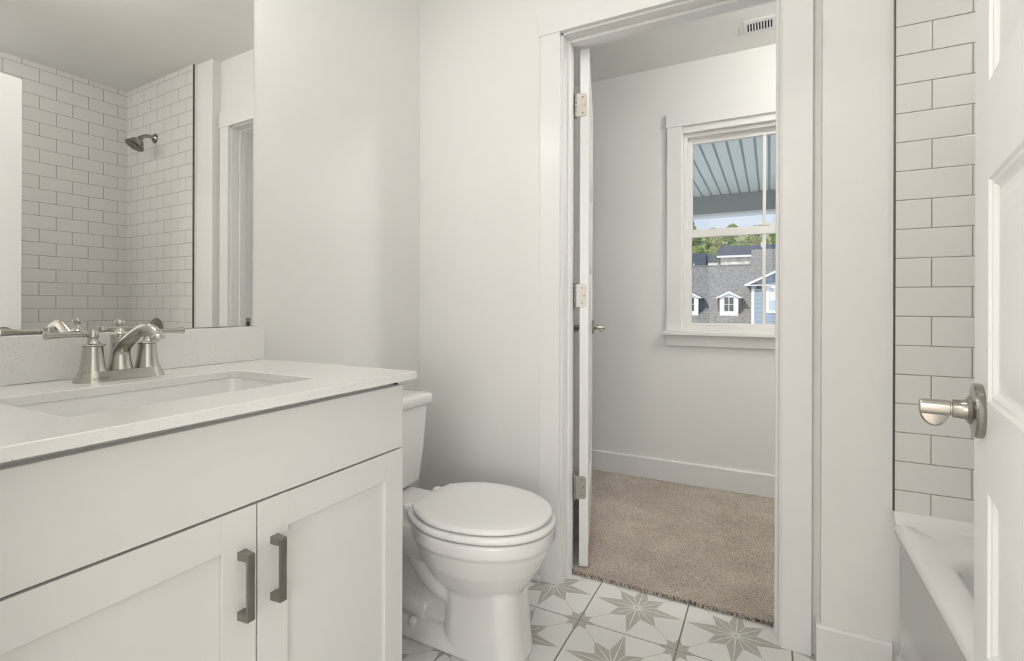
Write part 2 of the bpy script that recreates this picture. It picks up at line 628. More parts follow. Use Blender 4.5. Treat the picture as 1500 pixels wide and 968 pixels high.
# closet walls -------------------------------------------------------
WX0, WX1, WZ0, WZ1 = -0.462, 0.402, 0.905, 2.045     # window rough opening
mb = MB()
mb.box(CXL - 0.1, WX0, YC, YC + 0.15, 0, CZ)
mb.box(WX1, CXR + 0.1, YC, YC + 0.15, 0, CZ)
mb.box(WX0, WX1, YC, YC + 0.15, 0, WZ0)
mb.box(WX0, WX1, YC, YC + 0.15, WZ1, CZ)
struct('wall_closet_back', mb, WALL, 'pale painted closet wall holding the window')
mb = MB()
mb.box(CXL - 0.1, CXL, YW2, YC, 0, CZ)
struct('wall_closet_left', mb, WALL, 'left side wall of the closet, behind the open closet door')
mb = MB()
mb.box(CXR, CXR + 0.1, YW2, YC, 0, CZ)
struct('wall_closet_right', mb, WALL, 'right side wall of the closet')


# baseboards ---------------------------------------------------------
def baseboard(name, x0, x1, yf, h, label, z0=0.0, t=0.014):
    m_ = MB()
    prof = [(0, z0), (-t, z0), (-t, z0 + h - 0.006), (-t + 0.004, z0 + h), (0, z0 + h)]
    m_.loft([[(x0, yf + a, z) for a, z in prof], [(x1, yf + a, z) for a, z in prof]])
    return struct(name, m_, TRIM, label, 'baseboard')


baseboard('baseboard_toilet_wall', wl(1.7) + 0.002, -0.7725, YW, 0.122, 'white baseboard behind the toilet, left of the closet doorway', t=0.017)
baseboard('baseboard_shower_stub', 0.1333 - 0.0125, XB - 0.0, 1.69, 0.120, 'white baseboard on the stub wall beside the tub')
mb = MB()
mb.box(0.1333 - 0.0125, 0.1333, 1.69, YW, 0, 0.119, bev=0.002)
struct('baseboard_stub_return', mb, TRIM, 'short return of white baseboard beside the right door casing', 'baseboard')
baseboard('baseboard_closet_back', CXL, CXR, YC, 0.122, 'tall white baseboard under the closet window', z0=0.012)
m_ = MB()
m_.box(CXL, CXL + 0.014, YW2, YC, 0.012, 0.134, bev=0.002)
struct('baseboard_closet_left', m_, TRIM, 'white baseboard along the left closet wall', 'baseboard')
m_ = MB()
m_.box(CXR - 0.014, CXR, YW2, YC, 0.012, 0.134, bev=0.002)
struct('baseboard_closet_right', m_, TRIM, 'white baseboard along the right closet wall', 'baseboard')
# shoe moulding behind the toilet, its cut end shows
m_ = MB()
q = [(0, 0), (-0.013, 0), (-0.013, 0.006), (-0.011, 0.012), (-0.006, 0.017), (0, 0.019)]
m_.loft([[(wl(1.7) + 0.004, 1.7195 + a, z + 0.0005) for a, z in q], [(-0.762, 1.7195 + a, z + 0.0005) for a, z in q]])
struct('trim_shoe_moulding', m_, TRIM, 'white shoe moulding on the floor behind the toilet, cut end showing', 'trim')

# closet doorway: jamb, stop, casing ----------------------------------
mb = MB()
mb.box(JL - 0.019, JL, YW - 0.001, YW2 + 0.001, 0, 2.058)
mb.box(JR, JR + 0.019, YW - 0.001, YW2 + 0.001, 0, 2.058)
mb.box(JL - 0.019, JR + 0.019, YW - 0.001, YW2 + 0.001, 2.040, 2.060)
struct('trim_closet_jamb', mb, TRIM, 'white jamb lining of the closet doorway', 'door frame')
mb = MB()
for (x0, x1) in ((JL, JL + 0.011), (JR - 0.011, JR)):
    mb.box(x0, x1, YW2 - 0.074, YW2 - 0.038, 0, 2.040, bev=0.002)
mb.box(JL + 0.011, JR - 0.011, YW2 - 0.074, YW2 - 0.038, 2.029, 2.040, bev=0.002)
struct('trim_closet_stop', mb, TRIM, 'narrow white door stop running round the closet jamb', 'door stop')
CF = YW - 0.018
mb = MB()
mb.box(-0.7712, -0.692, CF, YW, 0, 2.047, bev=0.0015)
struct('trim_casing_left', mb, TRIM, 'flat white casing left of the closet doorway, beside the toilet', 'door casing')
mb = MB()
mb.box(0.0320, 0.1115, CF, YW, 0, 2.047, bev=0.0015)
struct('trim_casing_right', mb, TRIM, 'flat white casing right of the closet doorway', 'door casing')
mb = MB()
mb.box(-0.7765, 0.1170, CF - 0.003, YW, 2.047, 2.137, bev=0.0015)
struct('trim_casing_head', mb, TRIM, 'flat white header board over the closet doorway', 'door casing')
mb = MB()
for (x0, x1, z0, z1) in ((-0.7712, -0.692, 0.012, 2.047), (0.032, 0.1115, 0.012, 2.047), (-0.7765, 0.117, 2.047, 2.137)):
    mb.box(x0, x1, YW2, YW2 + 0.016, z0, z1, bev=0.0015)
struct('trim_casing_closet_side', mb, TRIM, 'white casing round the doorway on the closet side', 'door casing')

# strike plate on the right jamb
t = thing('strike_plate', 'small square nickel strike plate on the right jamb, seen low in the mirror', 'strike plate', (JR, 1.84, 0.925), kind='structure')
mb = MB()
mb.box(JR - 0.0015, JR, 1.822, 1.853, 0.893, 0.957, bev=0.0005)
put(mb.obj('plate', NICKELK), t)
mb = MB()
mb.box(JR - 0.0022, JR - 0.0012, 1.830, 1.845, 0.908, 0.935)
put(mb.obj('latch_hole', DARK), t)

# ------------------------------------------------------------------ bathroom floor: star tiles
mb = MB()
mb.box(-1.5, 1.2, -0.02, 1.822, -0.12, -0.0016, mi=3)
P = 0.309
TX0, TY0 = -0.4017, 1.7186
GH = 0.0027
mats = [TILEW, TILEG, TILEL, GROUT]


def clip_poly(poly, x0, x1, y0, y1):
    for ax, lim, sgn in ((0, x0, 1), (0, x1, -1), (1, y0, 1), (1, y1, -1)):
        out = []
        for i in range(len(poly)):
            a, b2 = poly[i], poly[(i + 1) % len(poly)]
            ia = (a[ax] - lim) * sgn >= 0
            ib = (b2[ax] - lim) * sgn >= 0
            if ia:
                out.append(a)
            if ia != ib:
                tt = (lim - a[ax]) / (b2[ax] - a[ax])
                out.append((a[0] + (b2[0] - a[0]) * tt, a[1] + (b2[1] - a[1]) * tt))
        poly = out
        if len(poly) < 3:
            return None
    return poly


FX0, FX1, FY0, FY1 = -1.5, 1.2, -0.02, 1.822


def fpoly(cx, cy, pts, z, mi, tb):
    pl = [(cx + a * P, cy + c_ * P) for a, c_ in pts]
    pl = clip_poly(pl, max(FX0, tb[0]), min(FX1, tb[1]), max(FY0, tb[2]), min(FY1, tb[3]))
    if pl:
        mb.add([(x, y, z) for x, y in pl], [tuple(range(len(pl)))], mi)


def pol(r_, deg):
    a = math.radians(deg)
    return (r_ * math.cos(a), r_ * math.sin(a))


for i in range(-4, 6):
    for j in range(-6, 2):
        cx, cy = TX0 + i * P, TY0 + j * P
        tb = (cx - P / 2 + GH, cx + P / 2 - GH, cy - P / 2 + GH, cy + P / 2 - GH)
        if tb[0] > FX1 or tb[1] < FX0 or tb[2] > FY1 or tb[3] < FY0:
            continue
        x0, x1, y0, y1 = max(tb[0], FX0), min(tb[1], FX1), max(tb[2], FY0), min(tb[3], FY1)
        mb.box(x0, x1, y0, y1, -0.010, 0.0, mi=0)
        for k in range(8):
            R_ = 0.472 if k % 2 == 0 else 0.347
            a = 45 * k
            inner = pol(0.210, a + 22.5)
            inner2 = pol(0.210, a - 22.5)
            gap = 0.008
            # two half diamonds with a thin light line between them
            for sg, inn in ((1, inner), (-1, inner2)):
                nx_, ny_ = pol(gap / 2, a + 90 * sg)
                base = pol(0.030, a + 15 * sg)
                tip = pol(R_, a)
                dvx, dvy = pol(gap / 2, a + sg * 22.5 - 90 * sg)
                fpoly(cx, cy, [(base[0], base[1]), (tip[0] + nx_ * 0.3, tip[1] + ny_ * 0.3), (inn[0] + dvx, inn[1] + dvy)] if sg < 0 else [(base[0], base[1]), (inn[0] + dvx, inn[1] + dvy), (tip[0] + nx_ * 0.3, tip[1] + ny_ * 0.3)][::-1], 0.00022, 1, tb)
            if k % 2 == 1:
                # hairline from the short point to the small corner star
                p1, p2 = pol(0.345, a), pol(0.55, a)
                w = pol(0.0045, a + 90)
                fpoly(cx, cy, [(p1[0] + w[0], p1[1] + w[1]), (p1[0] - w[0], p1[1] - w[1]), (p2[0] - w[0], p2[1] - w[1]), (p2[0] + w[0], p2[1] + w[1])], 0.00018, 2, tb)
        fpoly(cx, cy, [pol(0.018, 30 * q_) for q_ in range(12)], 0.0003, 1, tb)
        for sx in (-0.5, 0.5):
            for sy in (-0.5, 0.5):
                st = []
                for k in range(8):
                    st.append(pol(0.200 if k % 2 == 0 else 0.162, 45 * k))
                    st.append(pol(0.100, 45 * k + 22.5))
                # star as a fan of triangles so it clips cleanly
                for k in range(16):
                    a_, b_ = st[k], st[(k + 1) % 16]
                    fpoly(cx + sx * P, cy + sy * P, [(0, 0), a_, b_], 0.00022, 1, tb)
o = mb.obj('floor', mats, recalc=False)
tag(o, 'white bathroom floor tile patterned with grey eight-pointed stars', 'floor', kind='structure')

# ------------------------------------------------------------------ closet carpet
CARY = 1.822
mb = MB()
mb.box(CXL, CXR, CARY, YC, -0.12, 0.006)
struct('floor_closet', mb, CARPET, 'closet subfloor under the carpet', 'floor')
rng = random.Random(3)
vs, fs = [], []


def tuft(x, y, h, lean, w):
    k = len(vs)
    a0 = rng.random() * 6.283
    lx, ly = lean * math.cos(a0 * 3), lean * math.sin(a0 * 3)
    for q_ in range(3):
        a = a0 + q_ * 2.094
        vs.append((x + w * math.cos(a), y + w * math.sin(a), 0.004))
    for q_ in range(3):
        a = a0 + q_ * 2.094 + 0.5
        vs.append((x + lx * 0.5 + 0.85 * w * math.cos(a), y + ly * 0.5 + 0.85 * w * math.sin(a), 0.004 + h * 0.6))
    vs.append((x + lx, y + ly, 0.004 + h))
    for q_ in range(3):
        j_ = (q_ + 1) % 3
        fs.append((k + q_, k + j_, k + 3 + j_, k + 3 + q_))
        fs.append((k + 3 + q_, k + 3 + j_, k + 6))


def pile(x, y):
    n_ = noise.noise((x * 3.1, y * 3.1, 0.3)) + 0.5 * noise.noise((x * 9, y * 9, 4.3))
    return 0.0092 + 0.0030 * n_


y = CARY + 0.002
while y < YC:
    x = CXL if y > 1.87 else JL - 0.02
    xe = CXR if y > 1.87 else JR + 0.02
    # denser where it shows
    step = 0.0042 if y < 2.2 else 0.0055
    while x < xe:
        vis = -1.15 < x < 0.95
        if vis or rng.random() < 0.25:
            tuft(x + rng.uniform(-.002, .002), y + rng.uniform(-.002, .002), pile(x, y) * rng.uniform(0.85, 1.12), rng.uniform(0, .004), 0.0024 if vis else 0.0045)
        x += step
    y += step
backing = []
for k_ in range(1900):                      # ragged cut edge at the threshold
    x = rng.uniform(JL, JR)
    nf = len(fs)
    tuft(x, CARY + rng.uniform(-0.005, 0.005), rng.uniform(0.006, 0.012), rng.uniform(0.001, 0.006), 0.0018)
    if k_ % 2:
        backing += range(nf, len(fs))
me = bpy.data.meshes.new('carpet')
me.from_pydata(vs, [], fs)
me.materials.append(CARPET)
me.materials.append(CARPETB)
for k_ in backing:
    me.polygons[k_].material_index = 1
o = bpy.data.objects.new('carpet', me)
COL.objects.link(o)
tag(o, 'beige cut pile carpet covering the closet floor', 'carpet', kind='stuff')

# ------------------------------------------------------------------ closet window
t = thing('window_1', 'white double-hung window with flat casing on the closet back wall', 'window', (-0.03, YC, 0.9), kind='structure')
win = t
xc = (WX0 + WX1) / 2
mb = MB()
mb.box(-0.5370, WX0 + 0.008 - 0.0, YC - 0.018, YC, 0.889, 2.070, bev=0.0015)
put(mb.obj('casing_leg', TRIM), t)
mb = MB()
mb.box(WX1 - 0.008, 0.477, YC - 0.018, YC, 0.889, 2.070, bev=0.0015)
put(mb.obj('casing_leg', TRIM), t)
mb = MB()
mb.box(-0.5430, 0.483, YC - 0.022, YC, 2.070, 2.152, bev=0.0015)
put(mb.obj('casing_head', TRIM), t)
mb = MB()
mb.box(-0.5530, 0.493, YC - 0.055, YC + 0.03, 0.868, 0.889, bev=0.004)
put(mb.obj('sill', TRIM), t)
mb = MB()
mb.box(-0.5370, 0.477, YC - 0.018, YC, 0.806, 0.868, bev=0.0015)
put(mb.obj('apron', TRIM), t)
# jamb extension
mb = MB()
mb.box(WX0, WX0 + 0.012, YC - 0.004, YC + 0.15, 0.889, WZ1)
mb.box(WX1 - 0.012, WX1, YC - 0.004, YC + 0.15, 0.889, WZ1)
mb.box(WX0, WX1, YC - 0.004, YC + 0.15, WZ1 - 0.012, WZ1)
mb.box(WX0, WX1, YC + 0.03, YC + 0.15, 0.885, 0.900)
put(mb.obj('jamb_lining', TRIM), t)
fx0, fx1 = WX0 + 0.012, WX1 - 0.012
mb = MB()
ft = 0.020
for a, b_, c_, d_ in ((fx0, fx0 + ft, 0.900, WZ1 - 0.012), (fx1 - ft, fx1, 0.900, WZ1 - 0.012), (fx0 + ft, fx1 - ft, WZ1 - 0.012 - ft, WZ1 - 0.012), (fx0 + ft, fx1 - ft, 0.900, 0.914)):
    mb.box(a, b_, YC + 0.028, YC + 0.11, c_, d_, bev=0.002)
put(mb.obj('frame', VINYL), t)


def sash(name, y0, z0, z1, st, rb, rt, mz, parent):
    m_ = MB()
    x0, x1 = fx0 + ft * 0.8, fx1 - ft * 0.8
    m_.box(x0, x0 + st, y0, y0 + 0.028, z0, z1, bev=0.002)
    m_.box(x1 - st, x1, y0, y0 + 0.028, z0, z1, bev=0.002)
    m_.box(x0 + st, x1 - st, y0, y0 + 0.028, z0, z0 + rb, bev=0.002)
    m_.box(x0 + st, x1 - st, y0, y0 + 0.028, z1 - rt, z1, bev=0.002)
    s_ = put(m_.obj(name, VINYL), parent)
    m_ = MB()
    m_.box(xc - 0.0085, xc + 0.0085, y0 + 0.006, y0 + 0.022, z0 + rb, z1 - rt, bev=0.002)
    mu_ = m_.obj('muntin', VINYL)
    mu_.parent = s_
    m_ = MB()
    m_.box(x0 + st - 0.004, x1 - st + 0.004, y0 + 0.012, y0 + 0.016, z0 + rb - 0.004, z1 - rt + 0.004)
    g_ = m_.obj('pane', GLASS)
    g_.parent = s_
    return s_


us = sash('sash', YC + 0.072, 1.446, WZ1 - 0.026, 0.028, 0.034, 0.036, None, t)
us['label'] = 'upper sash'
ls = sash('sash', YC + 0.040, 0.910, 1.478, 0.028, 0.028, 0.046, None, t)
ls['label'] = 'lower sash'
mb = MB()
mb.box(xc - 0.03, xc + 0.03, YC + 0.036, YC + 0.06, 1.478, 1.492, bev=0.002)
put(mb.obj('sash_lock', VINYL), t)

# ------------------------------------------------------------------ closet ceiling register
t = thing('ceiling_vent', 'white slotted air register in the closet ceiling', 'vent', (0.03, 2.78, CZ))
mb = MB()
vx0, vx1, vy0, vy1 = -0.128, 0.186, 2.712, 2.846
so = []
x = -0.1014
slots = []
for gset in range(2):
    for k in range(9):
        slots.append(x)
        x += 0.01305
    x = 0.0265
for gi in range(8):
    pass
mb.loft([rrect(vx0, vx1, vy0, vy1, 0.004, CZ), rrect(vx0, vx1, vy0, vy1, 0.004, CZ - 0.002), rrect(vx0 + 0.012, vx1 - 0.012, vy0 + 0.012, vy1 - 0.012, 0.002, CZ - 0.006)], True, False)
# face between the slots
ys0, ys1 = 2.742, 2.820
z = CZ - 0.006
xs = [vx0 + 0.012]
for s_ in slots:
    xs += [s_ - 0.0033, s_ + 0.0033]
xs.append(vx1 - 0.012)
for k in range(0, len(xs), 2):
    mb.add([(xs[k], ys0, z), (xs[k + 1], ys0, z), (xs[k + 1], ys1, z), (xs[k], ys1, z)], [(0, 1, 2, 3)])
    mb.add([(xs[k], ys0, z), (xs[k], ys1, z), (xs[k] + 0.002, ys1, CZ - 0.001), (xs[k] + 0.002, ys0, CZ - 0.001)], [(0, 1, 2, 3)])
for a, b_ in ((vy0 + 0.012, ys0), (ys1, vy1 - 0.012)):
    mb.add([(vx0 + 0.012, a, z), (vx1 - 0.012, a, z), (vx1 - 0.012, b_, z), (vx0 + 0.012, b_, z)], [(0, 1, 2, 3)])
put(mb.obj('grille', TRIM, recalc=False), t)
mb = MB()
mb.box(vx0 + 0.02, vx1 - 0.02, ys0 - 0.004, ys1 + 0.004, CZ - 0.0012, CZ - 0.0004)
put(mb.obj('duct_opening', DARK), t)
for sx in (vx0 + 0.008, vx1 - 0.008):
    mb = MB()
    mb.lathe([(0.003, CZ - 0.0055), (0.002, CZ - 0.0065)], 12, Matrix.Translation((sx, 2.778, 0)))
    put(mb.obj('screw', TRIM), t)

# ------------------------------------------------------------------ wire shelf in the closet (glimpsed past the hinge side)
t = thing('wire_shelf', 'white wire shelf on the left closet wall, glimpsed through the door gap', 'shelf', (CXL, 2.5, 1.7))
mb = MB()
sx0, sx1, sy0, sy1, sz = CXL + 0.003, CXL + 0.31, 1.90, 3.0, 1.73
y = sy0
while y < sy1:
    mb.tube([(sx0, y, sz), (sx1, y, sz), (sx1, y, sz - 0.03)], 0.0014, 6)
    y += 0.0254
put(mb.obj('cross_wires', WIREW), t)
mb = MB()
for xx, zz in ((sx0 + 0.004, sz - 0.002), (sx0 + 0.15, sz - 0.002), (sx1, sz - 0.002), (sx1, sz - 0.03)):
    mb.tube([(xx, sy0, zz), (xx, sy1, zz)], 0.0028, 8)
put(mb.obj('long_rods', WIREW), t)
for yy in (2.15, 2.85):
    mb = MB()
    mb.tube([(sx1 - 0.01, yy, sz - 0.012), (sx0 + 0.002, yy, sz - 0.30)], 0.004, 8)
    put(mb.obj('brace', WIREW), t)


# ------------------------------------------------------------------ panelled doors
def door_slab(name, W, H, T_, rails, stile, mat, parent):
    """five-panel slab. local: u along width, z up, w through thickness 0..T_. rails: list of (z0,z1) panel openings"""
    m_ = MB()
    # flat frame members
    m_.box(0, stile, 0, T_, 0, H, bev=0.0015)
    m_.box(W - stile, W, 0, T_, 0, H, bev=0.0015)
    zz = 0
    for (a, c_) in rails + [(H, None)]:
        m_.box(stile, W - stile, 0, T_, zz, a)
        zz = c_
    # panels with a stepped ogee moulding
    for (a, c_) in rails:
        u0, u1 = stile, W - stile
        for sgn in (0, 1):
            steps = [(0, 0.0), (0.003, 0.003), (0.007, 0.0035), (0.012, 0.0078), (0.016, 0.0085), (0.034, 0.0055), (0.052, 0.0040)]
            rings = []
            for ins, dep in steps:
                w_ = dep if sgn == 0 else T_ - dep
                rings.append([(u0 + ins, w_, a + ins), (u1 - ins, w_, a + ins), (u1 - ins, w_, c_ - ins), (u0 + ins, w_, c_ - ins)])
            if sgn:
                rings = [list(reversed(r_)) for r_ in rings]
            m_.loft(rings, False, True)
    o_ = m_.obj(name, mat, recalc=False)
    o_.parent = parent
    return o_


def panel_rows(H, n=5, top=0.115, bot=0.225, rail=0.112):
    ph = (H - top - bot - rail * (n - 1)) / n
    out = []
    z_ = bot
    for k in range(n):
        out.append((z_, z_ + ph))
        z_ += ph + rail
    return out


# entry door (open, right edge of the picture). hinge near the camera
DD = Vector((0.148, 0.989, 0)).normalized()
DN = Vector((-DD.y, DD.x, 0))        # towards the vanity
latch = Vector((0.2540, 0.9170, 0))
hinge = latch - DD * 0.762
t = thing('door_1', 'white panelled entry door standing open at the right edge', 'door', (hinge.x, hinge.y, 0.012), kind='structure')
t.rotation_euler = (0, 0, math.atan2(DD.y, DD.x))
HD = 2.03
# visible face is at local y = 0 looking along +y (towards the vanity) -> thickness goes to -y
sl_rails = [(0.245, 0.468), (0.590, 0.792), (0.905, 1.180), (1.300, 1.520), (1.640, 1.900)]
holder = bpy.data.objects.new('slab_frame', None)
bpy.data.objects.remove(holder)
sl = door_slab('slab', 0.762, HD, 0.035, sl_rails, 0.102, TRIM, t)
sl.location = (0, -0.035, 0)


def door_knob(parent, u, z_, side, w0, mats_=NICKELK):
    """lever-style knob: rosette, neck, hub and curved thumb paddle; side=+1/-1 along local y"""
    root = parent
    M = axis_matrix((u, w0, z_), (0, side, 0), (1, 0, 0))
    m_ = MB()
    m_.lathe([(0.0345, 0.0), (0.0355, 0.002), (0.0355, 0.007), (0.0335, 0.0095), (0.020, 0.0115), (0.0165, 0.015)], 48, M)
    ro = m_.obj('rosette', mats_, smooth=35)
    ro.parent = root
    m_ = MB()
    m_.lathe([(0.0165, 0.010), (0.0148, 0.014), (0.0128, 0.018), (0.0120, 0.023), (0.0120, 0.0295)], 40, M)
    nk = m_.obj('neck', mats_, smooth=35)
    nk.parent = root
    m_ = MB()
    m_.lathe([(0.0105, 0.0295), (0.0094, 0.0303), (0.0094, 0.0313), (0.0104, 0.0322), (0.0104, 0.0590), (0.0098, 0.0625), (0.0080, 0.0638)], 36, M)
    # paddle: dished half-oval hanging from the hub
    rings = []
    nn = 24
    for kk, (sc, dy) in enumerate(((0.0, 0.004), (0.55, 0.0042), (0.86, 0.0025), (0.96, -0.001), (1.0, -0.003), (0.97, -0.006), (0.5, -0.008), (0.0, -0.009))):
        ring = []
        for q_ in range(nn + 1):
            a = PI * q_ / nn
            d_ = 0.0478 + 0.0165 * math.cos(a) * max(sc, 0.001)
            h_ = -0.002 - 0.0245 * math.sin(a) * max(sc, 0.001)
            ring.append((d_, h_, -dy))
        for q_ in range(1, 4):
            d_ = 0.0478 + 0.0165 * max(sc, 0.001) * (-1 + q_ / 2)
            ring.append((d_, -0.001, -dy))
        rings.append(ring)
    R = [[M @ Vector((0, 0, 0)) + Vector((p[2], side * p[0], p[1])) for p in ring] for ring in rings]
    m_.loft(R, True, True)
    kb = m_.obj('knob', NICKEL if mats_ is NICKELK else mats_, smooth=40)
    kb.parent = root
    return kb


door_knob(t, 0.762 - 0.0630, 0.8990 - 0.012, 1, 0.0)
door_knob(t, 0.762 - 0.0630, 0.8990 - 0.012, -1, -0.035)
mb = MB()
mb.box(0.7615, 0.7632, -0.030, -0.005, 0.858, 0.915, bev=0.0004)
lp = mb.obj('latch_plate', NICKELK)
lp.parent = t


def hinge_set(parent, zc, px, py, leaf_dir, leaf_w, cat='hinge'):
    """butt hinge: barrel at px,py, one leaf along leaf_dir"""
    H_ = 0.089
    d_ = Vector((leaf_dir[0], leaf_dir[1], 0)).normalized()
    nrm = Vector((d_.y, -d_.x, 0))
    m_ = MB()
    segs = 5
    for k in range(segs):
        z0 = zc - H_ / 2 + k * H_ / segs
        m_.lathe([(0.0052, z0 + 0.0004), (0.0056, z0 + 0.001), (0.0056, z0 + H_ / segs - 0.001), (0.0052, z0 + H_ / segs - 0.0004)], 16, Matrix.Translation((px, py, 0)))
    m_.lathe([(0.0060, zc + H_ / 2), (0.0064, zc + H_ / 2 + 0.002), (0.004, zc + H_ / 2 + 0.005)], 16, Matrix.Translation((px, py, 0)))
    m_.lathe([(0.004, zc - H_ / 2 - 0.005), (0.0064, zc - H_ / 2 - 0.002), (0.0060, zc - H_ / 2)], 16, Matrix.Translation((px, py, 0)))
    # leaf plate with rounded outer corners
    pl = []
    w, h2, rc = leaf_w, H_ / 2, 0.012
    pl += [(0, -h2), (w - rc, -h2)]
    for k in range(7):
        a = -PI / 2 + PI / 2 * k / 6
        pl.append((w - rc + rc * math.cos(a), -h2 + rc + rc * math.sin(a)))
    for k in range(7):
        a = PI / 2 * k / 6
        pl.append((w - rc + rc * math.cos(a), h2 - rc + rc * math.sin(a)))
    pl += [(0, h2)]
    base = Vector((px, py, zc))
    rings = [[base + d_ * a + Vector((0, 0, c_)) + nrm * s_ for a, c_ in pl] for s_ in (-0.0005, 0.0016)]
    m_.loft(rings)
    hg = m_.obj('hinge', NICKELH, smooth=35)
    hg.parent = parent
    for zz, ww in ((0.030, leaf_w * 0.62), (0.0, leaf_w * 0.80), (-0.030, leaf_w * 0.62)):
        s2 = MB()
        c0 = base + d_ * ww + Vector((0, 0, zz)) + nrm * 0.0016
        s2.lathe([(0.0036, 0), (0.0033, 0.0007), (0.001, 0.0002)], 12, axis_matrix(c0, nrm))
        so_ = s2.obj('screw', NICKELD, smooth=35)
        so_.parent = hg
    return hg


# closet door, swung open into the closet, seen on its hinge edge
PHI = math.radians(17)
C1 = Vector((-0.6265, 1.862, 0))
LD = Vector((-math.sin(PHI), math.cos(PHI), 0))      # along the door width
ED = Vector((math.cos(PHI), math.sin(PHI), 0))       # across its thickness
t = thing('door_2', 'white closet door swung open into the carpeted closet, seen edge-on', 'door', (C1.x, C1.y, 0.02), kind='structure')
t.rotation_euler = (0, 0, math.atan2(LD.y, LD.x))
sl = door_slab('slab', 0.710, 2.015, 0.035, panel_rows(2.015), 0.095, TRIM, t)
# local +y is -ED : thickness goes that way
sl.location = (0, 0.0, 0)
door_knob(t, 0.710 - 0.060, 0.905, -1, 0.0)
door_knob(t, 0.710 - 0.060, 0.905, 1, 0.035)
# barrel stands just off the hinge-side corner, the leaf lies on the door's edge
for zc in (1.817, 1.074, 0.327):
    hinge_set(t, zc - 0.02, -0.0012, 0.0525, (0, -1), 0.044)

# ------------------------------------------------------------------ mirror
t = thing('wall_mirror', 'large frameless wall mirror above the vanity', 'mirror', (-1.368, 0.6, 0.972))
md_slope = 0.0198
mb = MB()


def mxp(y):
    return -1.368 + md_slope * (y - 0.8)


my0, my1, mz0, mz1 = 0.165, 0.964, 0.9725, 2.04
vs = []
for z in (mz0, mz1):
    vs += [(mxp(my0), my0, z), (mxp(my1), my1, z), (mxp(my1) - 0.005, my1, z), (mxp(my0) - 0.005, my0, z)]
mb.add(vs, [(3, 2, 1, 0), (4, 5, 6, 7), (1, 2, 6, 5), (2, 3, 7, 6), (3, 0, 4, 7)], 1)
mb.add(vs, [(0, 1, 5, 4)], 0)
MEDGE = principled('mirror_edge', (0.22, 0.23, 0.22), 0.3, 0.3)
put(mb.obj('mirror_panel', [MIRROR, MEDGE]), t)

# ------------------------------------------------------------------ vanity light (above the frame, lights the room)
t = thing('vanity_light', 'nickel bar light with three glass shades above the mirror', 'wall lamp', (-1.34, 0.567, 2.16))
mb = MB()
mb.box(-1.368, -1.345, 0.37, 0.764, 2.145, 2.195, bev=0.004)
put(mb.obj('back_plate', NICKEL), t)
for k in range(3):
    yy = 0.42 + 0.147 * k
    mb = MB()
    mb.tube([(-1.35, yy, 2.17), (-1.29, yy, 2.185), (-1.255, yy, 2.17), (-1.25, yy, 2.15)], 0.006, 10, smooth=5)
    put(mb.obj('arm', NICKEL, smooth=40), t)
    mb = MB()
    mb.lathe([(0.018, 2.15), (0.028, 2.13), (0.045, 2.09), (0.052, 2.06), (0.030, 2.06), (0.001, 2.065)], 28, Matrix.Translation((-1.25, yy, 0)))
    put(mb.obj('shade', BULB, smooth=40), t)
    light('vanity_bulb_light', 'POINT', (-1.25, yy, 2.02), VANITY_W, WARM, 0.03)

# ------------------------------------------------------------------ vanity cabinet
VF = -0.796        # door faces
VY0, VY1 = 0.176, 0.9655
VB = -1.355
t = thing('vanity_cabinet', 'white two-door vanity cabinet under the quartz countertop', 'cabinet', ((VF + VB) / 2, 0.571, 0))
van = t
BF = VF - 0.019    # box front
mb = MB()
mb.box(VB, BF, VY0, VY0 + 0.016, 0.0, 0.8535)
mb.box(VB, BF, VY1 - 0.016, VY1, 0.0, 0.8545, bev=0.001)
mb.box(VB, BF, VY0 + 0.016, VY1 - 0.016, 0.10, 0.116)
mb.box(VB, VB + 0.012, VY0 + 0.016, VY1 - 0.016, 0.10, 0.8535)
# face frame
for a, b_, c_, d_ in ((VY0, VY0 + 0.038, 0.10, 0.8535), (VY1 - 0.038, VY1, 0.10, 0.8535), (VY0 + 0.038, VY1 - 0.038, 0.815, 0.8535), (VY0 + 0.038, VY1 - 0.038, 0.665, 0.703), (VY0 + 0.038, VY1 - 0.038, 0.10, 0.135), (0.553, 0.592, 0.135, 0.665)):
    mb.box(BF - 0.019, BF, a, b_, c_, d_)
mb.box(BF - 0.08, BF - 0.065, VY0 + 0.016, VY1 - 0.016, 0.0, 0.10)
put(mb.obj('cabinet_body', CAB), t)
mb = MB()
mb.box(BF + 0.0005, VF, VY0 + 0.002, VY1 - 0.003, 0.6905, 0.8405, bev=0.0015)
put(mb.obj('false_drawer_front', CAB), t)


def shaker(y0, y1, z0, z1, parent):
    m_ = MB()
    st = 0.062
    x0, x1 = BF + 0.0005, VF
    m_.box(x0, x1, y0, y0 + st, z0, z1, bev=0.0012)
    m_.box(x0, x1, y1 - st, y1, z0, z1, bev=0.0012)
    m_.box(x0, x1, y0 + st, y1 - st, z0, z0 + st, bev=0.0008)
    m_.box(x0, x1, y0 + st, y1 - st, z1 - st, z1, bev=0.0008)
    d_ = put(m_.obj('door', CAB), parent)
    m_ = MB()
    m_.box(x0 + 0.003, x1 - 0.0085, y0 + st - 0.004, y1 - st + 0.004, z0 + st - 0.004, z1 - st + 0.004)
    p_ = m_.obj('panel', CAB)
    p_.parent = d_
    return d_


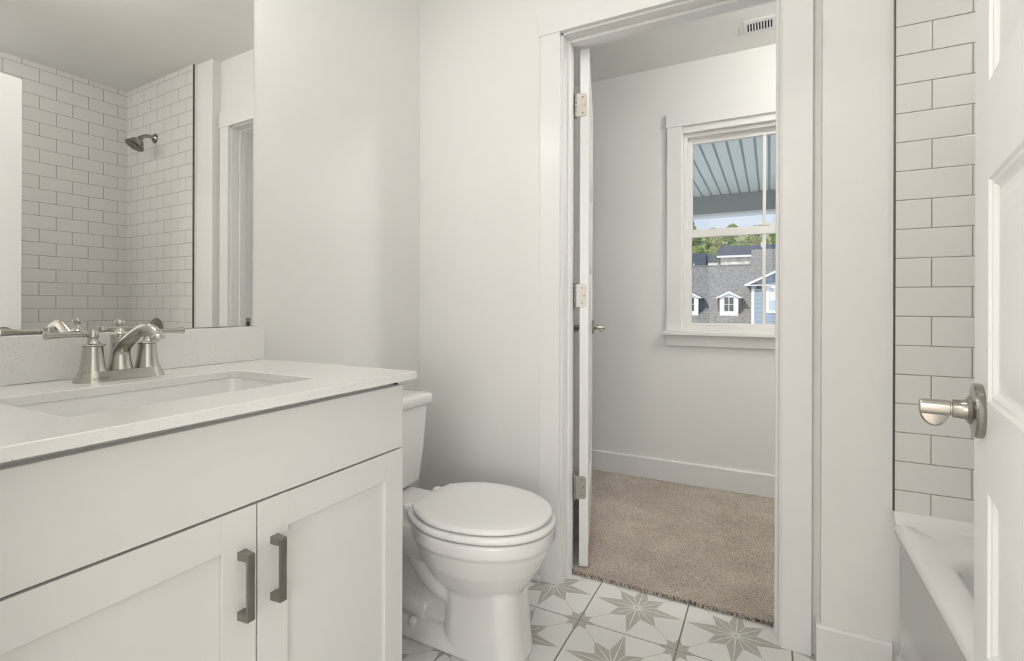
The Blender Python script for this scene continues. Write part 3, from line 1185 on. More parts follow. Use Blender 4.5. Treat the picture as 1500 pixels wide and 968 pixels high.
def pull(yc, zc, door):
    """squared bar pull with legs angled into the face"""
    m_ = MB()
    L2, w, th, pr = 0.0562, 0.0135, 0.0050, 0.0262
    x0 = VF
    # grip
    m_.box(x0 + pr - th, x0 + pr, yc - w / 2, yc + w / 2, zc - L2, zc + L2, bev=0.0006)
    for s_ in (-1, 1):
        za, zb = zc + s_ * L2, zc + s_ * (L2 - 0.0115)
        lo, hi = min(za, zb), max(za, zb)
        yl = yc - 0.0
        vs_ = [(x0, yl - w / 2 - 0.0012, lo - 0.001), (x0, yl + w / 2 + 0.0012, lo - 0.001), (x0, yl + w / 2 + 0.0012, hi + 0.001), (x0, yl - w / 2 - 0.0012, hi + 0.001),
               (x0 + pr - 0.001, yc - w / 2, lo), (x0 + pr - 0.001, yc + w / 2, lo), (x0 + pr - 0.001, yc + w / 2, hi), (x0 + pr - 0.001, yc - w / 2, hi)]
        m_.add(vs_, [(0, 3, 2, 1), (4, 5, 6, 7), (0, 1, 5, 4), (1, 2, 6, 5), (2, 3, 7, 6), (3, 0, 4, 7)])
    h_ = m_.obj('handle', NICKELD)
    h_.parent = door
    return h_


dl = shaker(VY0 + 0.002, 0.5710, 0.115, 0.6865, t)
dr = shaker(0.5742, VY1 - 0.003, 0.115, 0.6865, t)
pull(0.5435, 0.5597, dl)
pull(0.6060, 0.5610, dr)

# ------------------------------------------------------------------ countertop with undermount sink
CT = 0.872
CFX = -0.772
CY0, CY1 = 0.154, 0.988
HX0, HX1, HY0, HY1 = -1.178, -0.893, 0.343, 0.786
mb = MB()
n_ = 8
TKN = 0.0178
outer = lambda z_, i_: rrect(-1.362 + i_, CFX - i_, CY0 + i_, CY1 - i_, 0.003, z_, n_)
inner = lambda z_, i_: rrect(HX0 - i_, HX1 + i_, HY0 - i_, HY1 + i_, 0.014, z_, n_)
mb.loft([inner(CT - TKN, 0), inner(CT - 0.0015, 0), inner(CT, 0.0015), outer(CT, 0.0015), outer(CT - 0.0015, 0), outer(CT - TKN, 0), inner(CT - TKN, 0)], False, False)
o = mb.obj('countertop', QUARTZ)
tag(o, 'speckled off-white quartz countertop on the vanity', 'countertop')
mb = MB()
mb.box(-1.364, -1.342, CY0, CY1, CT + 0.0003, 0.970, bev=0.0015)
o = mb.obj('backsplash', QUARTZ)
tag(o, 'low speckled quartz backsplash under the mirror', 'backsplash')

t = thing('sink', 'white rectangular undermount sink set in the quartz countertop', 'sink', (-1.03, 0.568, CT - 0.15))
mb = MB()
rings = []
zt = CT - TKN - 0.0004
for z_, i_, r_ in ((zt, -0.018, 0.035), (zt, 0.004, 0.028), (zt - 0.008, 0.005, 0.028), (zt - 0.08, 0.010, 0.032), (zt - 0.112, 0.020, 0.036), (zt - 0.127, 0.038, 0.045), (zt - 0.132, 0.07, 0.05), (zt - 0.136, 0.118, 0.012)):
    rings.append(rrect(HX0 - 0.006 + i_, HX1 + 0.006 - i_, HY0 - 0.006 + i_, HY1 + 0.006 - i_, r_, z_, n_))
mb.loft(rings, False, True)
# outside shell
rings2 = [rrect(HX0 - 0.024, HX1 + 0.024, HY0 - 0.024, HY1 + 0.024, 0.035, zt, n_), rrect(HX0 - 0.010, HX1 + 0.010, HY0 - 0.010, HY1 + 0.010, 0.035, zt - 0.02, n_), rrect(HX0 + 0.02, HX1 - 0.02, HY0 + 0.02, HY1 - 0.02, 0.05, zt - 0.155, n_)]
mb.loft(rings2, False, True)
put(mb.obj('basin', SINKC, smooth=50, recalc=False), t)
mb = MB()
mb.lathe([(0.021, zt - 0.1355), (0.021, zt - 0.1335), (0.017, zt - 0.133), (0.015, zt - 0.1345), (0.002, zt - 0.1325)], 28, Matrix.Translation((-1.0325, 0.568, 0)))
put(mb.obj('drain', NICKEL, smooth=40), t)

# ------------------------------------------------------------------ faucet
FX, FY, FZ = -1.266, 0.581, CT
t = thing('faucet', 'brushed nickel two-handle faucet with lever handles on the countertop', 'faucet', (FX, FY, FZ))


def stadium(r_, z_, n=14, L=0.0508, sx=1.0):
    P_ = []
    for k in range(n + 1):
        a = k * PI / n
        P_.append((FX + r_ * sx * math.cos(a), FY + L + r_ * math.sin(a), FZ + z_))
    for k in range(n + 1):
        a = PI + k * PI / n
        P_.append((FX + r_ * sx * math.cos(a), FY - L + r_ * math.sin(a), FZ + z_))
    return P_


mb = MB()
mb.loft([stadium(0.0325, 0.0), stadium(0.0325, 0.0015), stadium(0.0300, 0.006), stadium(0.0270, 0.013), stadium(0.0250, 0.0205), stadium(0.0246, 0.0215), stadium(0.0238, 0.022)])
put(mb.obj('base_plate', NICKEL, smooth=30), t)
for s_ in (-1, 1):
    yy = FY + s_ * 0.0508
    M = Matrix.Translation((FX, yy, FZ))
    mb = MB()
    mb.lathe([(0.0232, 0.0215), (0.0226, 0.0240), (0.0205, 0.036), (0.0187, 0.050), (0.0176, 0.064), (0.0172, 0.0745), (0.0160, 0.0752)], 40, M)
    hb = put(mb.obj('valve_body', NICKEL, smooth=30), t)
    mb = MB()
    mb.lathe([(0.0160, 0.0752), (0.0205, 0.0758), (0.0210, 0.0772), (0.0200, 0.0786), (0.0130, 0.0806), (0.0098, 0.0850), (0.0084, 0.0900), (0.0095, 0.0940), (0.0104, 0.0950), (0.0104, 0.1075), (0.0098, 0.1090), (0.0030, 0.1100)], 36, M)
    hc = put(mb.obj('handle_hub', NICKEL, smooth=30), t)
    mb = MB()
    zl = FZ + 0.1005
    prof = [(0.004, 0.0055), (0.013, 0.0052), (0.0145, 0.0068), (0.0165, 0.0068), (0.018, 0.0054), (0.035, 0.0056), (0.055, 0.0062), (0.068, 0.0072), (0.074, 0.0086), (0.0765, 0.0086), (0.0785, 0.006), (0.079, 0.001)]
    mb.tube([(FX + 0.001 * 0, yy + s_ * a, zl + 0.001 * (a / 0.07)) for a, r_ in prof], [r_ for a, r_ in prof], 22)
    put(mb.obj('lever', NICKEL, smooth=30), t)
# spout
mb = MB()
M = Matrix.Translation((FX, FY, FZ))
mb.lathe([(0.0225, 0.0215), (0.0220, 0.024), (0.0195, 0.036), (0.0178, 0.050), (0.0172, 0.064), (0.0175, 0.080), (0.0178, 0.094), (0.0192, 0.0955), (0.0192, 0.0975), (0.0150, 0.0985)], 40, Matrix.Translation((FX - 0.003, FY, FZ)))
pts = [(-0.003, 0.042), (0.000, 0.062), (0.014, 0.0765), (0.040, 0.0905), (0.068, 0.1055), (0.090, 0.1130), (0.110, 0.1125), (0.128, 0.1055), (0.139, 0.0940)]
mb.tube([(FX + a, FY, FZ + c_) for a, c_ in pts], [0.0165, 0.0168, 0.0150, 0.0130, 0.0118, 0.0115, 0.0114, 0.0112, 0.0114], 28, smooth=6)
put(mb.obj('spout', NICKEL, smooth=30), t)
mb = MB()
mb.lathe([(0.0128, 0.0), (0.0132, 0.0015), (0.0132, 0.005), (0.012, 0.007)], 26, axis_matrix((FX + 0.1400, FY, FZ + 0.0920), (-0.35, 0, 0.94)))
mb.lathe([(0.0105, -0.0003), (0.0104, 0.001)], 20, axis_matrix((FX + 0.1400, FY, FZ + 0.0920), (-0.35, 0, 0.94)))
put(mb.obj('aerator', NICKEL, smooth=30), t)
mb = MB()
mb.lathe([(0.0145, 0.0985), (0.0120, 0.100), (0.0080, 0.105), (0.0050, 0.111), (0.0040, 0.1135), (0.0040, 0.1155), (0.0070, 0.1165), (0.0092, 0.119), (0.0100, 0.1225), (0.0098, 0.1265), (0.0085, 0.1295), (0.0050, 0.1312), (0.0010, 0.1318)], 30, Matrix.Translation((FX - 0.006, FY, FZ)))
put(mb.obj('lift_rod_knob', NICKEL, smooth=30), t)
t.scale = (1.02, 1.02, 0.985)

# ------------------------------------------------------------------ toilet
TYC = 1.32
t = thing('toilet', 'white two-piece toilet with closed lid between vanity and doorway', 'toilet', (-0.95, TYC, 0))


def dshape(xb, xt, hw, z_, bw=None, fr=0.42, n=28, e=0.95):
    """D outline: rounded front at xt, near-flat back at xb"""
    bw = hw * 0.5 if bw is None else bw
    xm = xb + (xt - xb) * fr
    P_ = []
    for k in range(n + 1):
        a = -PI / 2 + PI * k / n
        c_, s_ = max(0, math.cos(a)), math.sin(a)
        P_.append((xm + (xt - xm) * c_ ** e, TYC + hw * math.copysign(abs(s_) ** e, s_), z_))
    m2 = 10
    for k in range(1, m2 + 1):
        q_ = k / m2
        P_.append((xm - (xm - xb) * q_, TYC + hw - (hw - bw) * q_ ** 2.2, z_))
    for k in range(1, 4):
        P_.append((xb - 0.006 * math.sin(PI * k / 4), TYC + bw - 2 * bw * k / 4, z_))
    for k in range(m2, 0, -1):
        q_ = k / m2
        P_.append((xm - (xm - xb) * q_, TYC - hw + (hw - bw) * q_ ** 2.2, z_))
    return P_


def scl(ring, f, dz=0.0):
    cx = sum(p[0] for p in ring) / len(ring)
    return [(cx + (p[0] - cx) * f, TYC + (p[1] - TYC) * f, p[2] + dz) for p in ring]


mb = MB()
mb.loft([dshape(-0.900, -0.665, 0.070, 0.165), dshape(-0.915, -0.645, 0.096, 0.195), dshape(-0.945, -0.618, 0.126, 0.232), dshape(-0.965, -0.590, 0.153, 0.275), dshape(-0.975, -0.570, 0.168, 0.315),
         dshape(-0.982, -0.562, 0.176, 0.338), dshape(-0.985, -0.557, 0.1825, 0.344), dshape(-0.988, -0.553, 0.186, 0.350), dshape(-0.988, -0.553, 0.186, 0.380), dshape(-0.986, -0.556, 0.183, 0.3845)])
# deck under the tank
mb.loft([rrect(-1.30, -0.90, TYC - 0.085, TYC + 0.085, 0.04, 0.250), rrect(-1.30, -0.90, TYC - 0.115, TYC + 0.115, 0.045, 0.30), rrect(-1.305, -0.90, TYC - 0.135, TYC + 0.135, 0.045, 0.345), rrect(-1.305, -0.90, TYC - 0.135, TYC + 0.135, 0.045, 0.374)])
# pedestal column
mb.loft([rrect(-0.895, -0.626, TYC - 0.092, TYC + 0.092, 0.070, 0.0), rrect(-0.892, -0.629, TYC - 0.090, TYC + 0.090, 0.066, 0.02), rrect(-0.885, -0.640, TYC - 0.087, TYC + 0.087, 0.060, 0.12), rrect(-0.884, -0.648, TYC - 0.085, TYC + 0.085, 0.055, 0.20), rrect(-0.886, -0.652, TYC - 0.085, TYC + 0.085, 0.05, 0.245)])
# foot skirt
mb.loft([rrect(-1.165, -0.70, TYC - 0.092, TYC + 0.092, 0.05, 0.0), rrect(-1.165, -0.70, TYC - 0.092, TYC + 0.092, 0.05, 0.022), rrect(-1.158, -0.72, TYC - 0.084, TYC + 0.084, 0.05, 0.036), rrect(-1.15, -0.74, TYC - 0.058, TYC + 0.058, 0.04, 0.056)])
# core web
mb.loft([rrect(-1.145, -0.76, TYC - 0.040, TYC + 0.040, 0.03, 0.03), rrect(-1.145, -0.76, TYC - 0.040, TYC + 0.040, 0.03, 0.33)])
# trapway bulges
for s_ in (-1, 1):
    mb.tube([(-1.02, TYC + s_ * 0.035, 0.33), (-0.99, TYC + s_ * 0.042, 0.265), (-0.945, TYC + s_ * 0.044, 0.205), (-0.885, TYC + s_ * 0.044, 0.168), (-0.82, TYC + s_ * 0.040, 0.165)], [0.045, 0.042, 0.040, 0.038, 0.036], 18, smooth=5)
    mb.tube([(-1.14, TYC + s_ * 0.025, 0.30), (-1.12, TYC + s_ * 0.030, 0.18), (-1.09, TYC + s_ * 0.032, 0.105), (-1.00, TYC + s_ * 0.034, 0.090), (-0.955, TYC + s_ * 0.032, 0.075)], [0.046, 0.045, 0.044, 0.042, 0.034], 18, smooth=5)
o = mb.obj('bowl', CERAMIC)
rm = o.modifiers.new('fuse', 'REMESH')
rm.mode = 'VOXEL'
rm.voxel_size = 0.0042
rm.use_smooth_shade = True
smo = o.modifiers.new('soften', 'SMOOTH')
smo.factor = 0.5
smo.iterations = 7
put(o, t)


def slab_ring(xb, xt, hw, bw, z0, z1, rnd, crown=0.0):
    base = dshape(xb, xt, hw, z0, bw)
    R_ = []
    for k in range(7):
        a = -PI / 2 + PI * k / 6
        ins = rnd * (1 - math.cos(a))
        R_.append(dshape(xb + ins, xt - ins, hw - ins, (z0 + z1) / 2 + (z1 - z0) / 2 * math.sin(a), bw - ins * 0.6))
    # crown
    for f_, dz in ((0.8, 0.5), (0.5, 0.85), (0.2, 1.0)):
        R_.append(scl(R_[6], f_, crown * dz))
    return R_


mb = MB()
mb.loft(slab_ring(-0.988, -0.550, 0.1875, 0.105, 0.3875, 0.4078, 0.009, 0.0))
put(mb.obj('seat', SEATM, smooth=50), t)
mb = MB()
mb.loft(slab_ring(-0.974, -0.562, 0.1800, 0.100, 0.4105, 0.4275, 0.0085, 0.002))
put(mb.obj('lid', SEATM, smooth=50), t)
for s_ in (-1, 1):
    mb = MB()
    mb.loft([rrect(-1.022, -0.978, TYC + s_ * 0.078 - 0.018, TYC + s_ * 0.078 + 0.018, 0.008, z_) for z_ in (0.374, 0.404)] + [rrect(-1.017, -0.982, TYC + s_ * 0.078 - 0.014, TYC + s_ * 0.078 + 0.014, 0.008, 0.412)])
    mb.tube([(-0.995, TYC + s_ * 0.078 - 0.022, 0.4), (-0.995, TYC + s_ * 0.078 + 0.022, 0.4)], 0.008, 14)
    put(mb.obj('seat_hinge', SEATM, smooth=40), t)
    mb = MB()
    mb.lathe([(0.0150, 0.030), (0.0150, 0.048), (0.0130, 0.055), (0.007, 0.059), (0.001, 0.060)], 24, Matrix.Translation((-0.993, TYC + s_ * 0.070, 0)))
    put(mb.obj('bolt_cap', CERAMIC, smooth=50), t)
# tank
mb = MB()
tk = lambda x1, hw, r_, z_, x0=-1.335: rrect(x0, x1, TYC - hw, TYC + hw, r_, z_, 8)
mb.loft([tk(-1.185, 0.140, 0.03, 0.3755, -1.31), tk(-1.160, 0.163, 0.035, 0.379, -1.322), tk(-1.148, 0.174, 0.035, 0.388, -1.330), tk(-1.142, 0.180, 0.035, 0.402), tk(-1.135, 0.192, 0.032, 0.52), tk(-1.130, 0.203, 0.030, 0.660), tk(-1.130, 0.203, 0.030, 0.671)])
put(mb.obj('tank', CERAMIC, smooth=50), t)
mb = MB()
mb.loft([tk(-1.119, 0.216, 0.03, 0.6725, -1.340), tk(-1.115, 0.220, 0.034, 0.676, -1.343), tk(-1.115, 0.220, 0.034, 0.700, -1.343), tk(-1.118, 0.217, 0.032, 0.706, -1.341), tk(-1.125, 0.210, 0.03, 0.710, -1.336), tk(-1.16, 0.17, 0.03, 0.7115, -1.31)])
put(mb.obj('tank_lid', CERAMIC, smooth=50), t)
mb = MB()
mb.lathe([(0.011, 0), (0.011, 0.006), (0.007, 0.009)], 20, axis_matrix((-1.131, TYC - 0.15, 0.625), (1, 0, 0)))
mb.tube([(-1.120, TYC - 0.155, 0.625), (-1.115, TYC - 0.12, 0.622), (-1.115, TYC - 0.085, 0.618)], [0.005, 0.005, 0.006], 12)
put(mb.obj('flush_lever', NICKEL, smooth=40), t)

# ------------------------------------------------------------------ bathtub
t = thing('bathtub', 'white alcove bathtub along the tiled wall behind the open door', 'bathtub', (0.69, 0.91, 0))
mb = MB()
AX, BX = 0.300, XL
AY, BY = YN, YT
R = lambda x0, x1, y0, y1, r_, z_: rrect(x0, x1, y0, y1, r_, z_, 8)
rings = [R(AX + 0.012, BX, AY, BY, 0.004, 0.0), R(AX + 0.012, BX, AY, BY, 0.004, 0.078), R(AX + 0.004, BX, AY, BY, 0.004, 0.090), R(AX + 0.010, BX, AY, BY, 0.004, 0.104),
         R(AX + 0.012, BX, AY, BY, 0.004, 0.12), R(AX + 0.010, BX, AY, BY, 0.004, 0.415), R(AX, BX, AY, BY, 0.004, 0.425), R(AX - 0.002, BX, AY, BY, 0.006, 0.440), R(AX + 0.002, BX, AY, BY, 0.008, 0.452), R(AX + 0.010, BX, AY, BY, 0.010, 0.457),
         R(AX + 0.055, BX - 0.04, AY + 0.07, BY - 0.155, 0.09, 0.457), R(AX + 0.066, BX - 0.055, AY + 0.085, BY - 0.165, 0.09, 0.452), R(AX + 0.072, BX - 0.063, AY + 0.092, BY - 0.172, 0.09, 0.440),
         R(AX + 0.085, BX - 0.075, AY + 0.15, BY - 0.185, 0.10, 0.30), R(AX + 0.105, BX - 0.095, AY + 0.23, BY - 0.20, 0.11, 0.14), R(AX + 0.14, BX - 0.13, AY + 0.28, BY - 0.235, 0.11, 0.10), R(AX + 0.20, BX - 0.19, AY + 0.34, BY - 0.30, 0.10, 0.095)]
mb.loft(rings, True, True)
put(mb.obj('tub_shell', ACRYL, smooth=50, recalc=False), t)
# raised tiling flange where the rim meets the tile
mb = MB()
prof = [(0.0, 0.484), (-0.003, 0.4838), (-0.006, 0.478), (-0.012, 0.463), (-0.026, 0.456), (0.0, 0.450)]
mb.loft([[(AX - 0.001, YT + a, z_) for a, z_ in prof], [(BX - 0.001, YT + a, z_) for a, z_ in prof]])
mb.loft([[(XL + a, YN + 0.001, z_) for a, z_ in prof], [(XL + a, YT - 0.003, z_) for a, z_ in prof]])
put(mb.obj('tile_flange', ACRYL, smooth=40), t)
mb = MB()
mb.lathe([(0.033, 0), (0.033, 0.006), (0.028, 0.009), (0.002, 0.010)], 28, axis_matrix((0.69, 1.488, 0.36), (0, -1, 0.12)))
put(mb.obj('overflow_plate', NICKEL, smooth=40), t)

# ------------------------------------------------------------------ shower fittings on the end wall
t = thing('shower', 'nickel shower head on a curved arm, seen in the mirror', 'shower head', (0.725, YT, 2.074))
mb = MB()
mb.lathe([(0.031, 0), (0.0305, 0.004), (0.024, 0.010), (0.013, 0.013), (0.011, 0.015)], 32, axis_matrix((0.725, YT, 2.074), (0, -1, 0)))
put(mb.obj('escutcheon', NICKELK, smooth=40), t)
mb = MB()
mb.tube([(0.725, YT, 2.074), (0.725, 1.648, 2.078), (0.725, 1.622, 2.076), (0.725, 1.600, 2.064), (0.725, 1.588, 2.052)], 0.0105, 18, smooth=5)
put(mb.obj('shower_arm', NICKELK, smooth=50), t)
ax = Vector((0, -0.50, -0.866)).normalized()
mb = MB()
M = axis_matrix((0.725, 1.592, 2.058), ax)
mb.lathe([(0.0125, 0.0), (0.0150, 0.004), (0.0150, 0.014), (0.019, 0.018), (0.030, 0.028), (0.040, 0.044), (0.046, 0.060), (0.0515, 0.064), (0.0520, 0.070), (0.049, 0.072)], 40, M, cap1=False)
mb.lathe([(0.049, 0.072), (0.045, 0.069), (0.001, 0.0675)], 40, M, cap0=False)
sh = put(mb.obj('shower_rose', NICKELK, smooth=40), t)
mb = MB()
for rr_ in (0.012, 0.024, 0.036):
    k = int(rr_ * 500)
    for q_ in range(k):
        a = 2 * PI * q_ / k
        mb.lathe([(0.0018, 0.066), (0.0014, 0.0705)], 6, M @ Matrix.Translation((rr_ * math.cos(a), rr_ * math.sin(a), 0)))
put(mb.obj('nozzles', DARK), t)

t = thing('shower_valve', 'round nickel shower valve with lever on the tiled end wall', 'shower valve', (0.69, YT, 0.905))
mb = MB()
M = axis_matrix((0.70, YT, 0.868), (0, -1, 0))
mb.lathe([(0.083, 0), (0.083, 0.004), (0.078, 0.008), (0.040, 0.013), (0.028, 0.020), (0.026, 0.040), (0.022, 0.046), (0.002, 0.048)], 48, M)
put(mb.obj('trim_plate', NICKELK, smooth=35), t)
mb = MB()
mb.tube([(0.70, YT - 0.040, 0.868), (0.70, YT - 0.052, 0.833), (0.70, YT - 0.060, 0.788)], [0.010, 0.009, 0.008], 16, smooth=4)
put(mb.obj('lever', NICKELK, smooth=40), t)
t = thing('tub_spout', 'nickel tub spout below the shower valve', 'spout', (0.69, YT, 0.62))
mb = MB()
mb.tube([(0.69, YT, 0.62), (0.69, YT - 0.05, 0.62), (0.69, YT - 0.10, 0.615), (0.69, YT - 0.125, 0.598)], [0.030, 0.026, 0.024, 0.020], 24, smooth=4)
put(mb.obj('spout_body', NICKELK, smooth=40), t)
mb = MB()
mb.lathe([(0.004, 0), (0.004, 0.012), (0.007, 0.014), (0.007, 0.019), (0.002, 0.021)], 14, Matrix.Translation((0.69, YT - 0.105, 0.636)))
put(mb.obj('diverter', NICKELK, smooth=40), t)

# ------------------------------------------------------------------ unseen lamp bodies added for the ceiling fill lights
for nm, lb, (x, y) in (('fill_ceiling_lamp', 'round flush lamp over the bathtub, added for fill light', (0.93, 0.40)), ('fill_ceiling_lamp', 'round flush lamp in the bathroom, added for fill light', (-0.35, 0.75)), ('fill_ceiling_lamp', 'round flush lamp in the closet, added for fill light', (0.78, 2.25)), ('fill_ceiling_lamp', 'round flush lamp in the bedroom, added for fill light', (-0.4, -1.5))):
    t = thing(nm, lb, 'added ceiling lamp', (x, y, CZ))
    mb = MB()
    mb.lathe([(0.10, CZ), (0.10, CZ - 0.02), (0.085, CZ - 0.022)], 32, Matrix.Translation((x, y, 0)))
    put(mb.obj('lamp_base', TRIM, smooth=40), t)
    mb = MB()
    mb.lathe([(0.085, CZ - 0.022), (0.084, CZ - 0.026), (0.050, CZ - 0.032), (0.001, CZ - 0.034)], 32, Matrix.Translation((x, y, 0)), cap0=False)
    put(mb.obj('lamp_glass', BULB, smooth=40), t)

# ------------------------------------------------------------------ bedroom behind the camera (encloses the light)
mb = MB()
mb.box(-2.6, 1.7, -3.35, YN2, -0.1, 0.0)
struct('floor_bedroom', mb, CARPET, 'carpeted bedroom floor behind the camera', 'floor')
mb = MB()
mb.box(-2.6, 1.7, -3.35, YN2, CZ, CZ + 0.1)
struct('ceiling_bedroom', mb, CEIL, 'white bedroom ceiling behind the camera', 'ceiling')
mb = MB()
mb.box(-2.7, -2.6, -3.35, -2.7, 0, CZ)
mb.box(-2.7, -2.6, -0.7, YN2, 0, CZ)
mb.box(-2.7, -2.6, -2.7, -0.7, 0, 0.55)
mb.box(-2.7, -2.6, -2.7, -0.7, 2.15, CZ)
struct('wall_bedroom_left', mb, WALL, 'bedroom left wall behind the camera, opening added for fill light')  # unseen opening added where the side fill stands
mb = MB()
mb.box(1.7, 1.8, -3.35, YN2, 0, CZ)
struct('wall_bedroom_right', mb, WALL, 'bedroom right wall behind the camera')
mb = MB()
mb.box(-2.6, -1.6, YN2, YN, 0, CZ)
mb.box(1.2, 1.7, YN2, YN, 0, CZ)
struct('wall_bedroom_front', mb, WALL, 'bedroom wall either side of the entry wall')
mb = MB()
mb.box(-2.6, 0.45, -3.35, -3.25, 0, CZ)
mb.box(1.55, 1.7, -3.35, -3.25, 0, CZ)
mb.box(0.45, 1.55, -3.35, -3.25, 0, 0.5)
mb.box(0.45, 1.55, -3.35, -3.25, 2.1, CZ)
struct('wall_bedroom_back', mb, WALL, 'bedroom back wall behind the camera, opening added for fill light')  # unseen opening added where the back fill stands

# ------------------------------------------------------------------ porch roof outside the window
t = thing('porch_roof', 'porch roof with grey-green grooved ceiling boards outside the window', 'porch roof', (0, 4.7, 2.3))
PZ = 2.338
mb = MB()
PY0, PY1 = YC + 0.15, 6.30
x = -4.2
sp_ = 0.1005
x0off = -0.2106          # a groove here
k0 = int((x - x0off) / sp_)
for k in range(k0, k0 + 78):
    a = x0off + k * sp_
    mb.box(a + 0.0095, a + sp_ - 0.0095, PY0, PY1, PZ, PZ + 0.012, bev=0.003)
put(mb.obj('ceiling_boards', PORCHC), t)
mb = MB()
mb.box(-4.3, 3.8, PY0, PY1 + 0.12, PZ + 0.008, PZ + 0.04)
put(mb.obj('board_backing', PORCHG), t)
mb = MB()
mb.box(-4.3, 3.8, PY1, PY1 + 0.14, 2.130, PZ + 0.02, bev=0.003)
put(mb.obj('beam', PORCHB), t)
mb = MB()
mb.box(-4.3, 3.8, PY1 + 0.02, PY1 + 0.20, 2.100, 2.130, bev=0.003)
put(mb.obj('beam_trim', XWHITE), t)
mb = MB()
mb.box(-4.4, 3.9, PY0, PY1 + 0.35, PZ + 0.04, PZ + 0.30)
put(mb.obj('roof_deck', XSLATE), t)
for xx in (-4.0, 3.4):
    mb = MB()
    mb.box(xx, xx + 0.15, PY1, PY1 + 0.15, -0.2, 2.13, bev=0.003)
    put(mb.obj('post', XWHITE), t)
mb = MB()
mb.box(-4.3, 3.8, PY0, PY1 + 0.3, -0.25, -0.1)
put(mb.obj('porch_floor', XBOUNCE), t)

# ------------------------------------------------------------------ ground and hill outside
mb = MB()
mb.box(-120, 120, 7.5, 66, -3.6, -3.2)
struct('ground', mb, XBOUNCE, 'unseen ground beyond the porch, made pale to bounce light up', 'ground')
mb = MB()
nx_, ny_ = 44, 16
vs, fs = [], []
for j in range(ny_ + 1):
    for i in range(nx_ + 1):
        x = -90 + 180 * i / nx_
        y = 60 + 70 * j / ny_
        z = -3.3 + 19.5 * min(1, max(0, (y - 58) / 50)) + 1.2 * noise.noise((x * 0.05, y * 0.05, 1))
        vs.append((x, y, z))
for j in range(ny_):
    for i in range(nx_):
        a = j * (nx_ + 1) + i
        fs.append((a, a + 1, a + nx_ + 2, a + nx_ + 1))
mb.add(vs, fs)
struct('hill', mb, LEAFS[1], 'wooded hillside behind the neighbouring roofs', 'hill', smooth=60)

# trees --------------------------------------------------------------
TREEL = ['round bright green tree on the hillside beyond the slate roofs', 'yellow-green tree on the hillside beyond the slate roofs', 'dark green tree on the hillside beyond the slate roofs']


def tree(x, y, zb, h, w, k, seed):
    r_ = random.Random(seed)
    t_ = thing('tree', TREEL[k], 'tree', (x, y, zb), group=['bright green hillside trees', 'yellow-green hillside trees', 'dark green hillside trees'][k])
    m_ = MB()
    m_.tube([(x, y, zb - 0.4), (x + 0.05, y, zb + h * 0.3), (x, y, zb + h * 0.75)], [w * 0.07, w * 0.05, w * 0.02], 8)
    put(m_.obj('trunk', BARK), t_)
    m_ = MB()
    for q_ in range(16):
        a = r_.random() * 6.28
        hh = r_.uniform(0.30, 0.95)
        rad = w * 0.5 * math.sin(min(1, (1.12 - hh) * 1.5) * PI / 2) * r_.uniform(0.1, 0.85)
        c0 = Vector((x + rad * math.cos(a), y + rad * math.sin(a), zb + h * hh))
        rs = w * r_.uniform(0.14, 0.24)
        bm = bmesh.new()
        bmesh.ops.create_icosphere(bm, subdivisions=4, radius=rs)
        for p in bm.verts:
            nrm = p.co.normalized()
            d_ = 1 + 0.5 * noise.noise(nrm * 2.6 + Vector((q_ * 3.1, seed, 0))) + 0.40 * noise.noise(nrm * 7 + Vector((seed, q_, 2))) + 0.25 * noise.noise(nrm * 16 + Vector((q_, seed, 5)))
            p.co = c0 + nrm * rs * d_
        bm.verts.index_update()
        m_.add([p.co.copy() for p in bm.verts], [[v_.index for v_ in f.verts] for f in bm.faces])
        bm.free()
    put(m_.obj('crown', LEAFS[k], recalc=False), t_)


rt = random.Random(11)
sd = 1
for row, (y, n, x0, x1) in enumerate(((61, 6, -13.5, 1.5), (68, 7, -16, 3.0), (76, 7, -17, 4.0), (85, 8, -20, 5.0), (95, 8, -22, 6.5))):
    dx = (x1 - x0) / n
    for i in range(n):
        x = x0 + dx * (i + 0.5 + 0.25 * (row % 2)) + rt.uniform(-0.15, 0.15)
        yy = y + rt.uniform(-0.8, 0.8)
        zb = -3.3 + 17.0 * min(1, max(0, (yy - 58) / 48)) - 0.5
        px_top = 386 - 9.5 * row + rt.uniform(-5, 5) - (14 if x / yy < -0.115 else 0)
        top = EYE + (449 - px_top) / 732 * yy * 0.955 + 1.1 + 0.05 * row
        h = max(5.0, top - zb)
        tree(x, yy, min(zb, top - 4.5), top - min(zb, top - 4.5), dx * rt.uniform(0.70, 0.78), rt.choice((0, 1, 1, 2)), sd)
        sd += 1


# ------------------------------------------------------------------ neighbouring houses
def roof_y(z_):            # main grey roof plane: y as a function of height
    return 25 + (z_ - 0.26) / 0.8286


t = thing('dormer_house', 'neighbouring house with grey shingle roof, white dormers and blue gable', 'house', (-2, 27, -3.2))
gh = t


def slope_quad(m_, x0, x1, z0, z1, th=0.12):
    ya, yb = roof_y(z0), roof_y(z1)
    vs_ = [(x0, ya, z0), (x1, ya, z0), (x1, yb, z1), (x0, yb, z1), (x0, ya + th, z0 - th), (x1, ya + th, z0 - th), (x1, yb + th, z1 - th), (x0, yb + th, z1 - th)]
    m_.add(vs_, [(0, 1, 2, 3), (7, 6, 5, 4), (0, 4, 5, 1), (1, 5, 6, 2), (2, 6, 7, 3), (3, 7, 4, 0)])


